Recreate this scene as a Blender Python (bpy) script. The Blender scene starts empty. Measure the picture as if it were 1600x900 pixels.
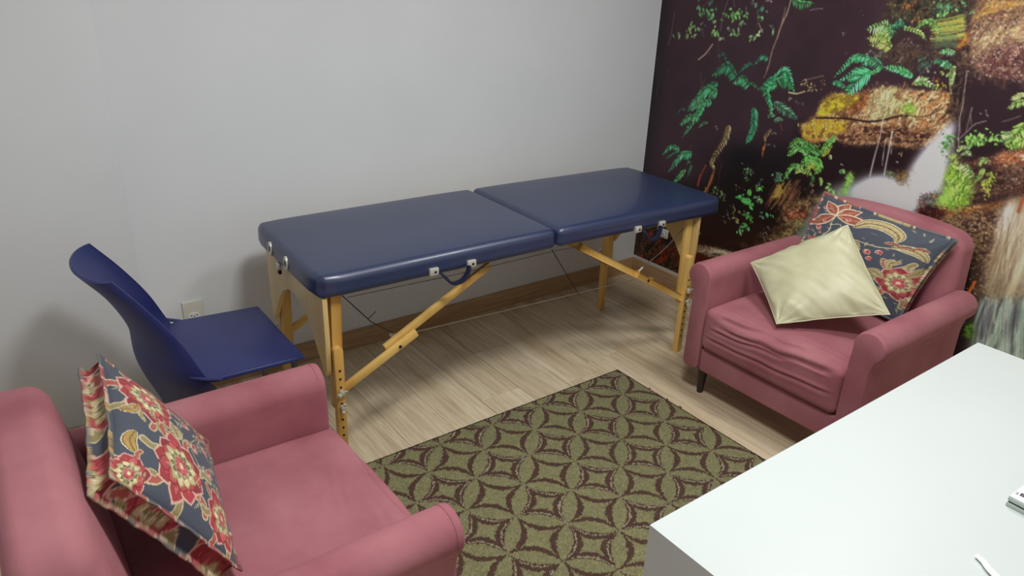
import bpy, bmesh, math, random
import numpy as np
from mathutils import Vector, Matrix

# ------------------------------------------------------------------ camera, world, lights, exposure
S = bpy.context.scene
C = S.collection
cam_data = bpy.data.cameras.new('camera')
cam_data.sensor_width = 36.0
cam_data.lens = 1144.30 / 1600 * 36.0
cam_data.clip_start = 0.02
cam = bpy.data.objects.new('camera', cam_data)
C.objects.link(cam)
YAW, PITCH, ROLL = 0.92045211, 0.41275058, 0.04122293
_f = Vector((math.cos(PITCH) * math.cos(YAW), math.cos(PITCH) * math.sin(YAW), -math.sin(PITCH)))
_r = Vector((math.sin(YAW), -math.cos(YAW), 0))
_u = _r.cross(_f)
_r2 = _r * math.cos(ROLL) + _u * math.sin(ROLL)
_u2 = _u * math.cos(ROLL) - _r * math.sin(ROLL)
m4 = Matrix((_r2, _u2, -_f)).transposed().to_4x4()
m4.translation = Vector((-2.98220, -2.76443, 1.61027))
cam.matrix_world = m4
S.camera = cam

world = bpy.data.worlds.new('world')
S.world = world
world.use_nodes = True
world.node_tree.nodes['Background'].inputs[0].default_value = (0.75, 0.82, 0.9, 1)
world.node_tree.nodes['Background'].inputs[1].default_value = 0.05

def area(name, loc, size, watts, color):
    l = bpy.data.lights.new(name, 'AREA')
    l.shape = 'SQUARE'; l.size = size; l.energy = watts; l.color = color
    o = bpy.data.objects.new(name, l); C.objects.link(o); o.location = loc
    return o
area('ceiling_lamp', (-2.06, -1.96, 2.44), 0.36, 24, (0.98, 1.0, 0.985))
area('ceiling_lamp', (-0.85, -1.75, 2.44), 0.42, 13.5, (0.98, 1.0, 0.985))

S.view_settings.view_transform = 'Standard'
S.view_settings.look = 'None'
S.view_settings.exposure = 0.30
S.view_settings.gamma = 1.0
S.view_settings.use_curve_mapping = False

# ------------------------------------------------------------------ helpers
def lin(c):
    c = np.asarray(c, float) / 255.0
    return np.where(c <= 0.04045, c / 12.92, ((c + 0.055) / 1.055) ** 2.4)

def tag(o, label=None, cat=None, group=None, kind=None):
    for k, v in (('label', label), ('category', cat), ('group', group), ('kind', kind)):
        if v: o[k] = v
    return o

def thing(name, label, cat, loc=(0, 0, 0), rotz=0.0, group=None):
    o = bpy.data.objects.new(name, None); C.objects.link(o)
    o.empty_display_size = 0.1
    o.location = loc; o.rotation_euler = (0, 0, rotz)
    return tag(o, label, cat, group)

def link(name, me, mat=None, parent=None, label=None):
    o = bpy.data.objects.new(name, me); C.objects.link(o)
    if mat is not None and not me.materials: me.materials.append(mat)
    if parent is not None: o.parent = parent
    if label: o['label'] = label
    return o

def fin(bm, name, smooth=True, angle=0.7):
    me = bpy.data.meshes.new(name)
    bmesh.ops.recalc_face_normals(bm, faces=bm.faces[:])
    bm.to_mesh(me); bm.free()
    if smooth:
        me.polygons.foreach_set('use_smooth', [True] * len(me.polygons))
        me.set_sharp_from_angle(angle=angle)
    return me

def box(bm, lo, hi, bevel=0.0, seg=2):
    ret = bmesh.ops.create_cube(bm, size=1.0)
    vs = ret['verts']
    for v in vs:
        v.co = Vector([(lo[i] + hi[i]) / 2 + v.co[i] * (hi[i] - lo[i]) for i in range(3)])
    if bevel > 0:
        es = list({e for v in vs for e in v.link_edges})
        bmesh.ops.bevel(bm, geom=es, offset=bevel, segments=seg, affect='EDGES', profile=0.5)

def boxmesh(name, lo, hi, bevel=0.0, seg=2):
    bm = bmesh.new(); box(bm, lo, hi, bevel, seg)
    return fin(bm, name)

def prism(bm, pts, axis, a, b, bevel=0.0, seg=2):
    """extrude a 2-D outline between a and b along axis (0, 1, 2)"""
    def at(p, w):
        q = list(p); q.insert(axis, w); return Vector(q)
    v0 = [bm.verts.new(at(p, a)) for p in pts]
    v1 = [bm.verts.new(at(p, b)) for p in pts]
    n = len(pts)
    caps = [bm.faces.new(v0), bm.faces.new(v1[::-1])]
    for i in range(n):
        bm.faces.new((v0[i], v1[i], v1[(i + 1) % n], v0[(i + 1) % n]))
    if bevel > 0:
        es = [e for f in caps for e in f.edges]
        bmesh.ops.bevel(bm, geom=es, offset=bevel, segments=seg, affect='EDGES', profile=0.5)

def bar(bm, a, b, wide, thick, side=(0, 1, 0), bevel=0.003):
    """rectangular bar from a to b; thick is measured along side"""
    a, b = Vector(a), Vector(b); d = (b - a); L = d.length; d.normalize()
    s = Vector(side); s = (s - d * s.dot(d)).normalized(); n = d.cross(s)
    vs = bmesh.ops.create_cube(bm, size=1.0)['verts']
    for v in vs:
        v.co = a + d * ((v.co.x + .5) * L) + s * (v.co.y * thick) + n * (v.co.z * wide)
    if bevel:
        es = list({e for v in vs for e in v.link_edges})
        bmesh.ops.bevel(bm, geom=es, offset=bevel, segments=2, affect='EDGES', profile=0.5)

def tube(bm, pts, r, n=8, r1=None, flat=1.0, cap=True):
    pts = [Vector(p) for p in pts]; rings = []
    up = Vector((0, 0, 1))
    for i, p in enumerate(pts):
        d = (pts[min(i + 1, len(pts) - 1)] - pts[max(i - 1, 0)]).normalized()
        x = d.cross(up)
        if x.length < 1e-3: x = d.cross(Vector((0, 1, 0)))
        x.normalize(); y = x.cross(d)
        rr = r if r1 is None else r + (r1 - r) * i / (len(pts) - 1)
        rings.append([bm.verts.new(p + (x * math.cos(2 * math.pi * k / n) + y * flat * math.sin(2 * math.pi * k / n)) * rr) for k in range(n)])
    for a, b in zip(rings, rings[1:]):
        for k in range(n):
            bm.faces.new((a[k], a[(k + 1) % n], b[(k + 1) % n], b[k]))
    if cap:
        bm.faces.new(rings[0][::-1]); bm.faces.new(rings[-1])

def curve_pts(ctrl, n):
    return [Vector(q) for q in smooth_line3(ctrl, n)]

def smooth_line3(pts, n):
    p = np.array(pts, float)
    if len(p) == 2:
        return p[0] + (p[1] - p[0]) * np.linspace(0, 1, n)[:, None]
    q = np.vstack([2 * p[0] - p[1], p, 2 * p[-1] - p[-2]])
    t = np.linspace(0, len(p) - 1 - 1e-6, n); k = t.astype(int); f = (t - k)[:, None]
    a, b, c, d = q[k], q[k + 1], q[k + 2], q[k + 3]
    return .5 * (2 * b + (c - a) * f + (2 * a - 5 * b + 4 * c - d) * f ** 2 + (3 * b - a - 3 * c + d) * f ** 3)

def cyl(bm, c, axis, r, h, n=16, r2=None):
    """cylinder centred at c along axis"""
    d = Vector(axis).normalized()
    M = Matrix.Translation(Vector(c)) @ d.to_track_quat('Z', 'Y').to_matrix().to_4x4()
    bmesh.ops.create_cone(bm, cap_ends=True, segments=n, radius1=r, radius2=r if r2 is None else r2, depth=h, matrix=M)

def np_mesh(name, V, F, smooth=True, colors=None):
    me = bpy.data.meshes.new(name)
    V = np.asarray(V, np.float32); F = np.asarray(F, np.int32)
    me.vertices.add(len(V)); me.vertices.foreach_set('co', V.ravel())
    k = F.shape[1]
    me.loops.add(F.size); me.loops.foreach_set('vertex_index', F.ravel())
    me.polygons.add(len(F)); me.polygons.foreach_set('loop_start', np.arange(0, F.size, k, dtype=np.int32))
    me.update(calc_edges=True); me.validate()
    if smooth: me.polygons.foreach_set('use_smooth', np.ones(len(me.polygons), bool))
    if colors is not None:
        ca = me.color_attributes.new('print', 'FLOAT_COLOR', 'POINT')
        c4 = np.ones((len(V), 4), np.float32); c4[:, :3] = colors
        ca.data.foreach_set('color', c4.ravel())
    return me

def grid_faces(nu, nv, off=0, wrap=False):
    i, j = np.meshgrid(np.arange(nu if wrap else nu - 1), np.arange(nv - 1), indexing='ij')
    a = i * nv + j; b = ((i + 1) % nu) * nv + j
    return np.stack([a, b, b + 1, a + 1], -1).reshape(-1, 4) + off

def soft_box(name, h, r, m=(8, 8, 4), k=4, deform=None):
    """box with half sizes h and rounded edges of radius r, as one closed grid mesh; deform(V) -> V"""
    def coords(H, mm):
        c = np.concatenate([np.linspace(-H, -H + r, k + 1)[:-1], np.linspace(-H + r, H - r, mm + 1), np.linspace(H - r, H, k + 1)[1:]])
        return c
    ax = [coords(h[i], m[i]) for i in range(3)]
    idx = {}; V = []; F = []
    def vid(i, j, l):
        key = (i, j, l)
        if key not in idx:
            idx[key] = len(V); V.append((ax[0][i], ax[1][j], ax[2][l]))
        return idx[key]
    n = [len(a) for a in ax]
    for i in range(n[0] - 1):
        for j in range(n[1] - 1):
            F.append([vid(i, j, 0), vid(i, j + 1, 0), vid(i + 1, j + 1, 0), vid(i + 1, j, 0)])
            t = n[2] - 1
            F.append([vid(i, j, t), vid(i + 1, j, t), vid(i + 1, j + 1, t), vid(i, j + 1, t)])
    for i in range(n[0] - 1):
        for l in range(n[2] - 1):
            F.append([vid(i, 0, l), vid(i + 1, 0, l), vid(i + 1, 0, l + 1), vid(i, 0, l + 1)])
            t = n[1] - 1
            F.append([vid(i, t, l), vid(i, t, l + 1), vid(i + 1, t, l + 1), vid(i + 1, t, l)])
    for j in range(n[1] - 1):
        for l in range(n[2] - 1):
            F.append([vid(0, j, l), vid(0, j, l + 1), vid(0, j + 1, l + 1), vid(0, j + 1, l)])
            t = n[0] - 1
            F.append([vid(t, j, l), vid(t, j + 1, l), vid(t, j + 1, l + 1), vid(t, j, l + 1)])
    V = np.array(V)
    H = np.array(h)
    inner = np.clip(V, -(H - r), H - r)
    d = V - inner
    # spread the corner samples evenly round the arc
    d = np.sign(d) * r * np.tan(np.abs(d) / r * np.pi / 4)
    L = np.linalg.norm(d, axis=1, keepdims=True)
    V = inner + np.where(L > 1e-9, d / np.maximum(L, 1e-9) * r, 0)
    if deform is not None: V = deform(V)
    return np_mesh(name, V, F)

# ------------------------------------------------------------------ materials
def mat(name, rgb, rough=0.5, var=0.0, scale=20.0, stretch=(1, 1, 1), sheen=0.0, bump=0.0, bscale=200.0, metal=0.0, rgb2=None, coat=0.0, spec=0.5, lo=0.35, hi=0.65, detail=4.0):
    m = bpy.data.materials.new(name); m.use_nodes = True
    nt = m.node_tree; b = nt.nodes['Principled BSDF']
    c1 = lin(rgb); c2 = lin(rgb2) if rgb2 is not None else c1 * (1 - var)
    b.inputs['Roughness'].default_value = rough
    b.inputs['Metallic'].default_value = metal
    b.inputs['Specular IOR Level'].default_value = spec
    b.inputs['Coat Weight'].default_value = coat
    tc = nt.nodes.new('ShaderNodeTexCoord'); mp = nt.nodes.new('ShaderNodeMapping')
    mp.inputs['Scale'].default_value = stretch
    nt.links.new(tc.outputs['Object'], mp.inputs[0])
    nz = nt.nodes.new('ShaderNodeTexNoise'); nz.inputs['Scale'].default_value = scale; nz.inputs['Detail'].default_value = detail
    nt.links.new(mp.outputs[0], nz.inputs['Vector'])
    rp = nt.nodes.new('ShaderNodeValToRGB')
    rp.color_ramp.elements[0].position = lo; rp.color_ramp.elements[1].position = hi
    rp.color_ramp.elements[0].color = (*c2, 1); rp.color_ramp.elements[1].color = (*c1, 1)
    nt.links.new(nz.outputs['Fac'], rp.inputs[0]); nt.links.new(rp.outputs[0], b.inputs['Base Color'])
    if sheen:
        b.inputs['Sheen Weight'].default_value = sheen; b.inputs['Sheen Roughness'].default_value = 0.35
        b.inputs['Sheen Tint'].default_value = (*np.clip(c1 * 1.5 + .12, 0, 1), 1)
    if bump:
        n2 = nt.nodes.new('ShaderNodeTexNoise'); n2.inputs['Scale'].default_value = bscale; n2.inputs['Detail'].default_value = 3
        nt.links.new(mp.outputs[0], n2.inputs['Vector'])
        bp = nt.nodes.new('ShaderNodeBump'); bp.inputs['Strength'].default_value = bump; bp.inputs['Distance'].default_value = 0.002
        nt.links.new(n2.outputs['Fac'], bp.inputs['Height']); nt.links.new(bp.outputs[0], b.inputs['Normal'])
    return m

def print_mat(name, rough=0.6, sheen=0.0, bump=0.0, spec=0.5):
    m = bpy.data.materials.new(name); m.use_nodes = True
    nt = m.node_tree; b = nt.nodes['Principled BSDF']
    a = nt.nodes.new('ShaderNodeVertexColor'); a.layer_name = 'print'
    nt.links.new(a.outputs[0], b.inputs['Base Color'])
    b.inputs['Roughness'].default_value = rough
    b.inputs['Specular IOR Level'].default_value = spec
    if sheen: b.inputs['Sheen Weight'].default_value = sheen
    if bump:
        n2 = nt.nodes.new('ShaderNodeTexNoise'); n2.inputs['Scale'].default_value = 420
        tc = nt.nodes.new('ShaderNodeTexCoord'); nt.links.new(tc.outputs['Object'], n2.inputs['Vector'])
        bp = nt.nodes.new('ShaderNodeBump'); bp.inputs['Strength'].default_value = bump; bp.inputs['Distance'].default_value = 0.002
        nt.links.new(n2.outputs['Fac'], bp.inputs['Height']); nt.links.new(bp.outputs[0], b.inputs['Normal'])
    return m

def wood_floor_mat(name, c1, c2, c3, axis='Y', rough=0.38):
    """oak print: long grain, per-plank tint (Object Info random)"""
    m = bpy.data.materials.new(name); m.use_nodes = True
    nt = m.node_tree; N = nt.nodes; Lk = nt.links; b = N['Principled BSDF']
    b.inputs['Roughness'].default_value = rough
    tc = N.new('ShaderNodeTexCoord'); oi = N.new('ShaderNodeObjectInfo')
    mu = N.new('ShaderNodeMath'); mu.operation = 'MULTIPLY'; mu.inputs[1].default_value = 37.0
    Lk.new(oi.outputs['Random'], mu.inputs[0])
    cx = N.new('ShaderNodeCombineXYZ'); Lk.new(mu.outputs[0], cx.inputs[0]); Lk.new(mu.outputs[0], cx.inputs[1]); Lk.new(mu.outputs[0], cx.inputs[2])
    va = N.new('ShaderNodeVectorMath'); va.operation = 'ADD'
    Lk.new(tc.outputs['Object'], va.inputs[0]); Lk.new(cx.outputs[0], va.inputs[1])
    def noise(sc, scale, detail, dist=0.0):
        mp = N.new('ShaderNodeMapping'); mp.inputs['Scale'].default_value = sc
        Lk.new(va.outputs[0], mp.inputs[0])
        n = N.new('ShaderNodeTexNoise'); n.inputs['Scale'].default_value = scale; n.inputs['Detail'].default_value = detail
        n.inputs['Distortion'].default_value = dist
        Lk.new(mp.outputs[0], n.inputs['Vector']); return n
    along = (1, .05, 1) if axis == 'Y' else (.05, 1, 1)
    along2 = (1, .12, 1) if axis == 'Y' else (.12, 1, 1)
    g1 = noise(along2, 9, 4, .6); g2 = noise(along, 70, 5, .3); g3 = noise(along, 190, 3)
    r1 = N.new('ShaderNodeValToRGB')
    e = r1.color_ramp.elements; e[0].position = .32; e[1].position = .68
    e[0].color = (*lin(c2), 1); e[1].color = (*lin(c1), 1)
    x = e.new(.45); x.color = (*lin((np.array(c1) * .5 + np.array(c2) * .5)), 1)
    Lk.new(g1.outputs['Fac'], r1.inputs[0])
    r2 = N.new('ShaderNodeValToRGB'); r2.color_ramp.elements[0].position = .36; r2.color_ramp.elements[1].position = .56
    r2.color_ramp.elements[0].color = (.76, .71, .64, 1); r2.color_ramp.elements[1].color = (1, 1, 1, 1)
    Lk.new(g2.outputs['Fac'], r2.inputs[0])
    r3 = N.new('ShaderNodeValToRGB'); r3.color_ramp.elements[0].position = .3; r3.color_ramp.elements[1].position = .5
    r3.color_ramp.elements[0].color = (.8, .77, .74, 1); r3.color_ramp.elements[1].color = (1, 1, 1, 1)
    Lk.new(g3.outputs['Fac'], r3.inputs[0])
    mx = N.new('ShaderNodeMix'); mx.data_type = 'RGBA'; mx.blend_type = 'MULTIPLY'; mx.inputs['Factor'].default_value = .75
    Lk.new(r1.outputs[0], mx.inputs['A']); Lk.new(r2.outputs[0], mx.inputs['B'])
    mx2 = N.new('ShaderNodeMix'); mx2.data_type = 'RGBA'; mx2.blend_type = 'MULTIPLY'; mx2.inputs['Factor'].default_value = .8
    Lk.new(mx.outputs['Result'], mx2.inputs['A']); Lk.new(r3.outputs[0], mx2.inputs['B'])
    rr = N.new('ShaderNodeMapRange'); rr.inputs['To Min'].default_value = .94; rr.inputs['To Max'].default_value = 1.04
    Lk.new(oi.outputs['Random'], rr.inputs['Value'])
    mx3 = N.new('ShaderNodeVectorMath'); mx3.operation = 'SCALE'
    Lk.new(mx2.outputs['Result'], mx3.inputs[0]); Lk.new(rr.outputs[0], mx3.inputs['Scale'])
    Lk.new(mx3.outputs[0], b.inputs['Base Color'])
    bp = N.new('ShaderNodeBump'); bp.inputs['Strength'].default_value = .12; bp.inputs['Distance'].default_value = .001
    Lk.new(g2.outputs['Fac'], bp.inputs['Height']); Lk.new(bp.outputs[0], b.inputs['Normal'])
    return m

M_WALL = mat('wall paint', (229, 231, 234), .6, .03, 3.0, bump=.05, bscale=180)
M_CEIL = mat('ceiling paint', (250, 250, 248), .8, .02, 3.0)
M_FLOOR = wood_floor_mat('pale oak laminate', (230, 213, 184), (204, 181, 147), (120, 96, 70))
M_SKIRT = wood_floor_mat('oak baseboard', (200, 166, 128), (172, 136, 98), (120, 96, 70), axis='X', rough=.45)
M_SKIRT_Y = wood_floor_mat('oak baseboard side', (196, 166, 128), (164, 132, 96), (120, 96, 70), axis='Y', rough=.45)
M_GAP = mat('plank joint', (96, 80, 62), .9, .2, 30)
# ------------------------------------------------------------------ the room
X0, Y0, ZC = -3.70, -3.70, 2.50
def struct(name, lo, hi, m, bevel=0.0):
    return tag(link(name, boxmesh(name, lo, hi, bevel), m), kind='structure')

struct('wall_back', (X0 - .12, 0, -.02), (.12, .12, ZC), M_WALL)
struct('wall_right', (0, Y0 - .12, -.02), (.12, 0, ZC), M_WALL)
struct('wall_back_projection', (X0, -.024, 0), (-2.588, -.0002, ZC), M_WALL, .002)      # shallow boxed-out length of wall, without a baseboard
struct('wall_left', (X0 - .12, Y0 - .12, -.02), (X0, 0, ZC), M_WALL)
struct('wall_front', (X0, Y0 - .12, -.02), (0, Y0, ZC), M_WALL)
struct('ceiling', (X0 - .12, Y0 - .12, ZC), (.12, .12, ZC + .1), M_CEIL)
floor = struct('floor', (X0, Y0, -.05), (0, 0, -.004), M_GAP)
# laminate planks run towards the back wall, each a piece of its own with a bevelled joint
rnd = random.Random(11)
PW = 0.192
x = 0.0; row = 0
while x > X0 + .01:
    xa = max(X0, x - PW); y = -rnd.uniform(.15, 1.2); ye = 0.0
    segs = []
    while True:
        segs.append((max(y, Y0), ye)); ye = y
        if y <= Y0: break
        y -= 1.2
    for (ya, yb) in segs:
        if yb - ya < .01: continue
        w2, l2 = (x - xa) / 2 - .0006, (yb - ya) / 2 - .0006
        me = boxmesh('plank', (-w2, -l2, -.006), (w2, l2, 0), .0012, 1)
        o = link('plank', me, M_FLOOR, floor); o.location = ((x + xa) / 2, (ya + yb) / 2, 0)
    x -= PW; row += 1

def skirting(name, L, m, rot, loc):
    bm = bmesh.new()
    prism(bm, [(0, 0), (-.014, 0), (-.014, .083), (-.0125, .0875), (-.010, .0885), (0, .0885)], 0, 0, L)
    o = tag(link(name, fin(bm, name), m), kind='structure')
    o.rotation_euler = (0, 0, rot); o.location = loc
    return o
skirting('baseboard_back', 2.5875, M_SKIRT, 0, (-2.5875, 0, 0))
skirting('baseboard_right', -Y0 - .014, M_SKIRT, -math.pi / 2, (0, -.014, 0))

# ------------------------------------------------------------------ mural on the right wall (flat print, painted in wall metres)
MU0, MU1, MZ0, MZ1, MPX = 0.0, 2.62, 0.105, 2.45, 0.0019

def value_noise(u, v, scale, seed):
    rs = np.random.RandomState(seed)
    lat = rs.rand(257, 257).astype(np.float32)
    a = u / scale + 37.3; b = v / scale + 11.7
    i = np.floor(a).astype(np.int32); j = np.floor(b).astype(np.int32)
    f = a - i; g = b - j
    f = f * f * (3 - 2 * f); g = g * g * (3 - 2 * g)
    i0, i1, j0, j1 = i % 256, (i + 1) % 256, j % 256, (j + 1) % 256
    return (lat[i0, j0] * (1 - f) + lat[i1, j0] * f) * (1 - g) + (lat[i0, j1] * (1 - f) + lat[i1, j1] * f) * g


def box_blur(m, r):
    if r < 1:
        return m
    for ax in (0, 1):
        p = np.pad(m, [(r + 1, r) if k == ax else (0, 0) for k in (0, 1)], mode='edge')
        c = np.cumsum(p, axis=ax, dtype=np.float64)
        n = 2 * r + 1
        m = ((c[n:] - c[:-n]) if ax == 0 else (c[:, n:] - c[:, :-n])) / n
    return m.astype(np.float32)


def smooth_line(pts, n):
    p = np.array(pts, float)
    if len(p) == 2:
        return p[0] + (p[1] - p[0]) * np.linspace(0, 1, n)[:, None]
    q = np.vstack([2 * p[0] - p[1], p, 2 * p[-1] - p[-2]])
    t = np.linspace(0, len(p) - 1 - 1e-6, n); k = t.astype(int); f = (t - k)[:, None]
    a, b, c, d = q[k], q[k + 1], q[k + 2], q[k + 3]
    return .5 * (2 * b + (c - a) * f + (2 * a - 5 * b + 4 * c - d) * f ** 2 + (3 * b - a - 3 * c + d) * f ** 3)


class Print:
    """A flat picture in wall metres: u runs along the wall, v up it."""
    def __init__(self, u0, u1, v0, v1, px, base):
        self.u0, self.v0, self.px = u0, v0, px
        self.w, self.h = int((u1 - u0) / px) + 1, int((v1 - v0) / px) + 1
        self.a = np.empty((self.h, self.w, 3), np.float32); self.a[:] = np.array(base, np.float32)
        self.rs = np.random.RandomState(5)

    def box(self, lo, hi):
        x0 = max(0, int((lo[0] - self.u0) / self.px) - 1); x1 = min(self.w, int((hi[0] - self.u0) / self.px) + 2)
        y0 = max(0, int((lo[1] - self.v0) / self.px) - 1); y1 = min(self.h, int((hi[1] - self.v0) / self.px) + 2)
        if x1 <= x0 or y1 <= y0:
            return None
        U, V = np.meshgrid(self.u0 + np.arange(x0, x1) * self.px, self.v0 + np.arange(y0, y1) * self.px)
        return slice(y0, y1), slice(x0, x1), U.astype(np.float32), V.astype(np.float32)

    def put(self, sy, sx, m, col):
        t = self.a[sy, sx]
        t += m[..., None] * (np.asarray(col, np.float32) - t)

    def leaf(self, a, b, w, col, al=1., pw=.8):
        a = np.asarray(a, float); b = np.asarray(b, float)
        d = b - a; L = np.hypot(*d)
        if L < 1e-5: return
        r = self.box(np.minimum(a, b) - w, np.maximum(a, b) + w)
        if r is None: return
        sy, sx, U, V = r
        d /= L
        t = ((U - a[0]) * d[0] + (V - a[1]) * d[1]) / L
        e = np.abs(-(U - a[0]) * d[1] + (V - a[1]) * d[0])
        tt = np.clip(t, 0, 1)
        m = np.clip((w * np.sin(np.pi * tt ** pw) - e) / self.px + .5, 0, 1) * ((t > -.02) & (t < 1.02)) * al
        self.put(sy, sx, m, col)

    def stroke(self, pts, w, col, al=1., taper=0.):
        n = max(6, int(np.sum(np.hypot(*np.diff(np.array(pts, float), axis=0).T)) / .012))
        q = smooth_line(pts, n)
        r = self.box(q.min(0) - w, q.max(0) + w)
        if r is None: return
        sy, sx, U, V = r
        best = np.full(U.shape, 1e3, np.float32)
        for i in range(n - 1):
            a, b = q[i], q[i + 1]; d = b - a; l2 = d @ d + 1e-12
            t = np.clip(((U - a[0]) * d[0] + (V - a[1]) * d[1]) / l2, 0, 1)
            ww = w / 2 * (1 - taper * (i + t) / (n - 1))
            best = np.minimum(best, np.hypot(U - a[0] - t * d[0], V - a[1] - t * d[1]) - ww)
        self.put(sy, sx, np.clip(.5 - best / self.px, 0, 1) * al, col)

    def mask(self, pts, soft):
        p = np.array(pts, float)
        r = self.box(p.min(0) - soft * 2.2 - .004, p.max(0) + soft * 2.2 + .004)
        if r is None: return None
        sy, sx, U, V = r
        ins = np.zeros(U.shape, bool)
        q = np.roll(p, -1, 0)
        for (x0, y0), (x1, y1) in zip(p, q):
            if y0 == y1: continue
            c = (V >= min(y0, y1)) & (V < max(y0, y1))
            ins ^= c & (U < x0 + (V - y0) / (y1 - y0) * (x1 - x0))
        m = ins.astype(np.float32)
        k = max(1, int(soft / self.px))
        return sy, sx, U, V, box_blur(box_blur(m, k), k)

    def fern(self, rib, w, col, mode, n):
        col = np.array(col, np.float32); col = np.clip((col * .88 + col.mean() * .12) * 1.12, 0, 255)
        L = np.sum(np.hypot(*np.diff(np.array(rib, float), axis=0).T))
        n = int(np.clip(L / .0100, 9, 30))
        q = smooth_line(rib, n + 1)
        tan = np.gradient(q, axis=0); tan /= np.hypot(*tan.T)[:, None] + 1e-9
        self.stroke(rib, max(.0022, w * .04), col * .62)
        sp = L / n
        for i in range(n):
            t = i / (n - 1)
            l = 1.12 * w * (.35 + .65 * np.sin(np.pi * min(1, .22 + .78 * t ** .9)) ** .8) * (.5 if t > .93 else 1)
            for s in (-1, 1):
                nrm = np.array([-tan[i][1], tan[i][0]]) * s
                if mode == 'd':
                    if nrm[1] > .15: ll, d = l * .42, nrm * .6 + tan[i] * .8
                    else: ll, d = l, nrm * .55 + tan[i] * .35 + np.array([0, -.55])
                else:
                    ll, d = l * .70, nrm * .74 + tan[i] * .66 + np.array([0, -.12])
                d = d / np.hypot(*d)
                d = d + self.rs.uniform(-.12, .12, 2)
                sh = self.rs.uniform(.6, 1.3) * (1.1 if s > 0 else .78)
                b = q[i] + d * ll
                ww = max(sp * .31, .0019)
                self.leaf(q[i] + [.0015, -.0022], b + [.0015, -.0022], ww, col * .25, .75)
                self.leaf(q[i], b, ww, np.clip(col * sh, 0, 255))
                self.leaf(q[i] + d * ll * .3, b, ww * .3, np.clip(col * sh * 1.25 + 14, 0, 255), .7)

    def rock(self, pts, pal, sc, ang, asp, crack, soft):
        r = self.mask(pts, soft)
        if r is None: return
        sy, sx, U, V, m = r
        ca, sa = np.cos(ang), np.sin(ang)
        seed = int(abs(pts[0][0] * 977 + pts[0][1] * 3331 + pts[1][0] * 577)) % 9999
        wu = (value_noise(U, V, sc * 1.6, seed + 7) - .5) * sc * 1.4
        a = ((U * ca + V * sa) + wu) / asp; b = -U * sa + V * ca + wu * .6
        n = .5 * value_noise(a, b, sc, seed) + .3 * value_noise(a, b, sc * .45, seed + 1) + .2 * value_noise(a, b, sc * .2, seed + 2)
        n = np.clip((n - .5) * 2.1 + .5, 0, .999)
        pal = np.array(pal, np.float32); k = n * len(pal); i = np.minimum(k.astype(int), len(pal) - 1); j = np.minimum(i + 1, len(pal) - 1)
        f = np.clip((k - i - .5) * 2, 0, 1)[..., None]
        c = pal[i] * (1 - f) + pal[j] * f
        rid = np.abs(.6 * value_noise(a, b, sc * .7, seed + 3) + .4 * value_noise(a, b, sc * .3, seed + 4) - .5)
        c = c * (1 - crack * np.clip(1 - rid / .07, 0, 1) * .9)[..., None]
        hi = np.clip((value_noise(a, b, sc * .16, seed + 5) - .62) * 3, 0, 1) * np.clip((n - .3) * 2, 0, 1)
        c = c + hi[..., None] * (c * .5 + 12)
        c = c * (.78 + .5 * value_noise(a, b, sc * .12, seed + 6))[..., None]
        m = np.clip(m * 1.0 + (value_noise(U, V, max(.004, soft * .7), seed + 9) - .5) * .8 * (m > 0) * (m < 1), 0, 1)
        self.put(sy, sx, m, np.clip(c, 0, 255))

    def water(self, pts, col, soft, streak):
        r = self.mask(pts, soft)
        if r is None: return
        sy, sx, U, V, m = r
        c = np.empty(U.shape + (3,), np.float32); c[:] = col
        if streak:
            ang = 1.0 if streak == 1 else 1.52
            a = -U * np.sin(ang) + V * np.cos(ang); b = U * np.cos(ang) + V * np.sin(ang)
            s = .6 * value_noise(a, b / 14, .022, 61) + .4 * value_noise(a, b / 10, .004, 62)
            k = .30 if streak == 1 else .4
            c *= (1 + k * (s - .5))[..., None]
            if streak == 2: m = m * np.clip(.55 + .9 * s, 0, 1)
        self.put(sy, sx, m, np.clip(c, 0, 255))

    def dots(self, pts, n, col):
        p = np.array(pts, float); lo, hi = p.min(0), p.max(0)
        for _ in range(n):
            a = lo + (hi - lo) * self.rs.rand(2)
            k = self.rs.uniform(.5, 1.15)
            ang = self.rs.uniform(-.6, 1.2); l = self.rs.uniform(.003, .009)
            self.leaf(a, a + l * np.array([np.cos(ang), np.sin(ang)]), self.rs.uniform(.0012, .0028), np.clip(np.array(col) * k, 0, 255), .8)

    def cluster(self, c, sp, n, ls, col, down):
        col = np.array(col, float)
        for _ in range(n):
            o = np.array(c) + self.rs.normal(0, .55, 2) * np.array(sp)
            ang = -np.pi / 2 + self.rs.normal(0, .75) + np.clip((o[0] - c[0]) / (sp[0] + 1e-6), -1, 1) * .6
            l = ls * self.rs.uniform(.6, 1.15)
            d = np.array([np.cos(ang), np.sin(ang)]) * l
            k = self.rs.uniform(.55, 1.25)
            self.leaf(o, o + d, l * .24, np.clip(col * k, 0, 255), 1, .7)
            self.leaf(o + d * .1, o + d * .9, l * .05, np.clip(col * k * 1.3 + 10, 0, 255), .8)


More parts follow.
